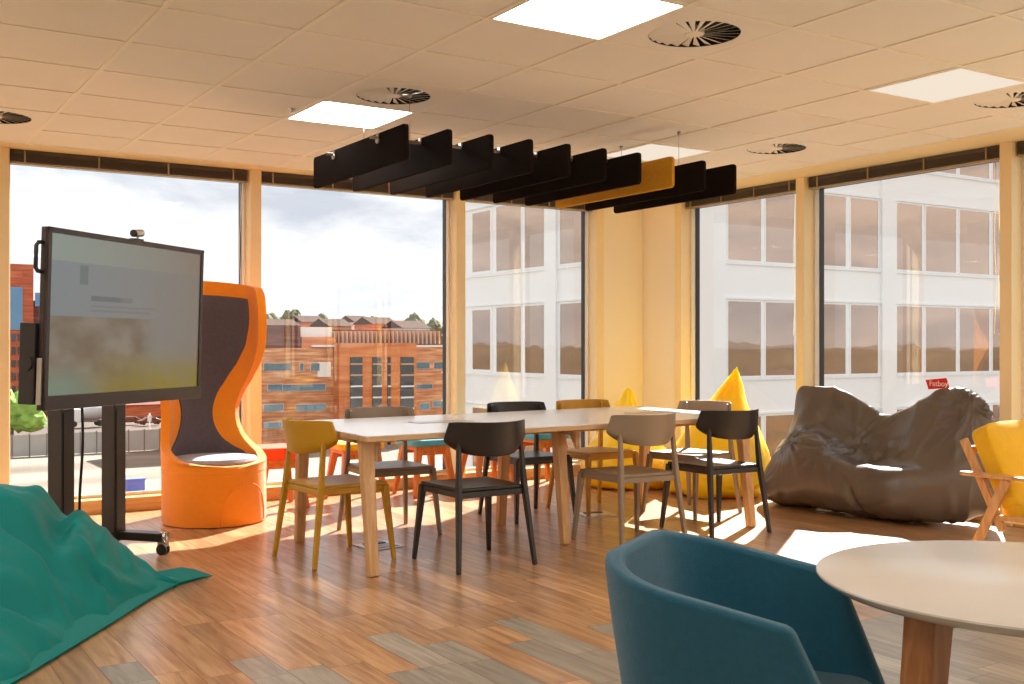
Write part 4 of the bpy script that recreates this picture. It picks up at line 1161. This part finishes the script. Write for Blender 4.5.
# long wooded ridge all round: real hills that the bronze glass also mirrors
hm = MB(); n = 180; vs = []
for k in range(n):
    a = 2*PI*k/n
    for rr, hh in ((620, 0), (700, .72), (800, 1.0), (950, .6)):
        bmp = 15*math.exp(-((math.degrees(a)-66)/11)**2)
        h_ = (bmp+11.5+4*noise.noise(Vector((math.cos(a)*3, math.sin(a)*3, 0)))+3*noise.noise(Vector((math.cos(a)*16, math.sin(a)*16, 2))))*hh
        vs.append((rr*math.cos(a), rr*math.sin(a), GZ-.2+h_*1.3))
hm.add(vs, [(k*4+i, ((k+1) % n)*4+i, ((k+1) % n)*4+i+1, k*4+i+1) for k in range(n) for i in range(3)], smooth=True)
tag(hm.build('hills', 'hill'), 'low wooded hills along the horizon', None, None, 'structure')

# hoarding
fx = [px(u, 158) for u in (-40, 20, 45, 75, 105, 135, 165)]
hd = thing('site_hoarding', 'grey panelled hoarding along the far side of the building site', 'fence', (px(60, 158), 158, GZ))
ox = px(60, 158)
n = 16; xa, xb = px(-60, 158), px(205, 158); st = (xb-xa)/n
for k in range(n):
    x = xa+st*k-ox; MB().box(x+.06, x+st-.06, -.04, .04, .1, 3.0).build('panel', 'hoard', hd)
    MB().box(x-.07, x+.07, -.1, .1, 0, 3.15).build('post', 'post', hd)
def vehicle(u, Y, rz, kind, mat, label, grp=None):
    x = px(u, Y); t = thing(kind, label, 'truck' if kind != 'parked_car' else 'car', (x, Y, GZ), rz, grp)
    def wheels(xs, r, w):
        for xx in xs:
            for s in (-1, 1): MB().tube([(xx, s*w, r), (xx, s*(w-.22), r)], r, 16).build('wheel', 'rubber', t)
    if kind == 'mixer_truck':
        MB().box(-4, -1.9, -1.2, 1.2, .8, 3.3).build('cab', mat, t, bevel=.2)
        MB().box(-4.02, -3.6, -1.05, 1.05, 2.0, 3.0).build('windscreen', 'dk_glass', t)
        MB().box(-2, 4.4, -.9, .9, .8, 1.2).build('chassis', 'post', t)
        M = MB(); M.tube([(-1.6, 0, 2.2), (-1, 0, 2.25), (.8, 0, 2.5), (2.6, 0, 2.75), (3.9, 0, 2.9)], [.7, 1.15, 1.35, 1.1, .55], 24); M.build('drum', 'greycar', t, smooth=True)
        wheels((-3.1, 1.4, 2.9), .55, 1.25)
    else:
        MB().prism([(-2.2, .35), (-2.2, .85), (-1.3, .98), (-.75, 1.42), (.9, 1.42), (1.6, .98), (2.2, .9), (2.2, .35)], 1, -.85, .85).build('car_body', mat, t, bevel=.08)
        MB().prism([(-1.15, 1.0), (-.72, 1.36), (.86, 1.36), (1.4, 1.0)], 1, -.87, .87).build('side_glass', 'dk_glass', t)
        wheels((-1.35, 1.35), .33, .88)
vehicle(91, 212, 0, 'mixer_truck', 'truck', 'white concrete mixer truck parked behind the hoarding seen between the trolley columns')
vehicle(130, 214, 0, 'parked_car', 'darkcar', 'dark parked car left of its neighbour beyond the hoarding', 'parked cars beyond the site')
vehicle(150, 210, .1, 'parked_car', 'darkcar', 'dark parked car beside the lamp post beyond the hoarding', 'parked cars beyond the site')
o = MB(); o.box(-.9, .9, -.6, .6, 0, 1.3); o.box(-1, 1, -.7, .7, 1.3, 1.45); o.box(-.7, .7, -.62, -.6, .3, 1.0)
q = o.build('site_bin', 'bluebox', bevel=.05); Y = 114; q.location = (px(135, Y), Y, GZ); tag(q, 'blue plastic site bin on the dusty ground', 'bin')
lp = thing('site_lamp_post', 'thin pale post with a small head behind the hoarding', 'post', (px(150, 160), 160, GZ))
MB().tube([(0, 0, 0), (0, 0, 5.2)], .09, 8).build('pole', 'pale', lp); MB().box(-.25, .25, -.12, .12, 4.0, 4.9).build('lamp_head', 'pale', lp)

# ------------------------------------------------------------------ world, sun, camera
w = bpy.data.worlds.new('sky'); sc.world = w; w.use_nodes = True; T = w.node_tree; T.nodes.clear()
def N(k): return T.nodes.new(k)
tc = N('ShaderNodeTexCoord'); sp_ = N('ShaderNodeSeparateXYZ'); T.links.new(tc.outputs['Generated'], sp_.inputs[0])
mpn = N('ShaderNodeMapping'); mpn.inputs['Scale'].default_value = (1.3, 1.3, 4.2); mpn.inputs['Location'].default_value = (.3, .1, .4); T.links.new(tc.outputs['Generated'], mpn.inputs[0])
n1 = N('ShaderNodeTexNoise'); n1.inputs['Scale'].default_value = 2.6; n1.inputs['Detail'].default_value = 7; n1.inputs['Roughness'].default_value = .55; n1.inputs['Distortion'].default_value = .4
T.links.new(mpn.outputs[0], n1.inputs['Vector'])
rp = N('ShaderNodeValToRGB'); e = rp.color_ramp.elements
e[0].position = .36; e[0].color = (.50, .53, .60, 1); e[1].position = .60; e[1].color = (1.0, .995, .985, 1)
T.links.new(n1.outputs['Fac'], rp.inputs[0])
bg = N('ShaderNodeBackground'); T.links.new(rp.outputs[0], bg.inputs[0]); bg.inputs[1].default_value = 1.42
ow = N('ShaderNodeOutputWorld'); T.links.new(bg.outputs[0], ow.inputs[0])

sun = bpy.data.lights.new('sun', 'SUN'); sun.energy = 20; sun.angle = math.radians(.6); sun.color = (1, .98, .94)
so = bpy.data.objects.new('sun', sun); C.objects.link(so)
el = math.radians(37.5); az = Vector((.81, .588, 0)).normalized()
so.rotation_euler = (az*math.cos(el)+Vector((0, 0, math.sin(el)))).to_track_quat('Z', 'Y').to_euler()
so.location = (20, 15, 20)
# portals in the window openings steer the skylight sampling
for nm, M, a0, a1 in (('l', ML, XB, 6.3), ('r', MR, -7.75, -YB)):
    L = bpy.data.lights.new('window_portal', 'AREA'); L.shape = 'RECTANGLE'; L.size = a1-a0; L.size_y = H-.1
    L.cycles.is_portal = True
    o = bpy.data.objects.new('window_portal', L); C.objects.link(o)
    ctr = M @ Vector(((a0+a1)/2, .24, H/2)); nrm = (M.to_3x3() @ Vector((0, 1, 0)))
    o.location = ctr; o.rotation_euler = nrm.to_track_quat('Z', 'Y').to_euler()

cam = bpy.data.cameras.new('camera'); cam.sensor_width = 36; cam.lens = 1080/1024*36
cam.shift_y = (345.5-342)/1024; cam.clip_end = 4000; cam.clip_start = .05
co = bpy.data.objects.new('camera', cam); C.objects.link(co); co.location = (0, 0, CAMZ)
co.rotation_euler = (PI/2, 0, -math.radians(32.57)); sc.camera = co
vs_ = sc.view_settings; vs_.view_transform = 'Standard'; vs_.look = 'None'; vs_.gamma = 1; vs_.use_curve_mapping = False; vs_.exposure = 0.1
sc.cycles.use_denoising = True
sc.cycles.max_bounces = 10; sc.cycles.diffuse_bounces = 5; sc.cycles.transparent_max_bounces = 16
sc.cycles.sample_clamp_indirect = 6; sc.cycles.caustics_reflective = False; sc.cycles.caustics_refractive = False
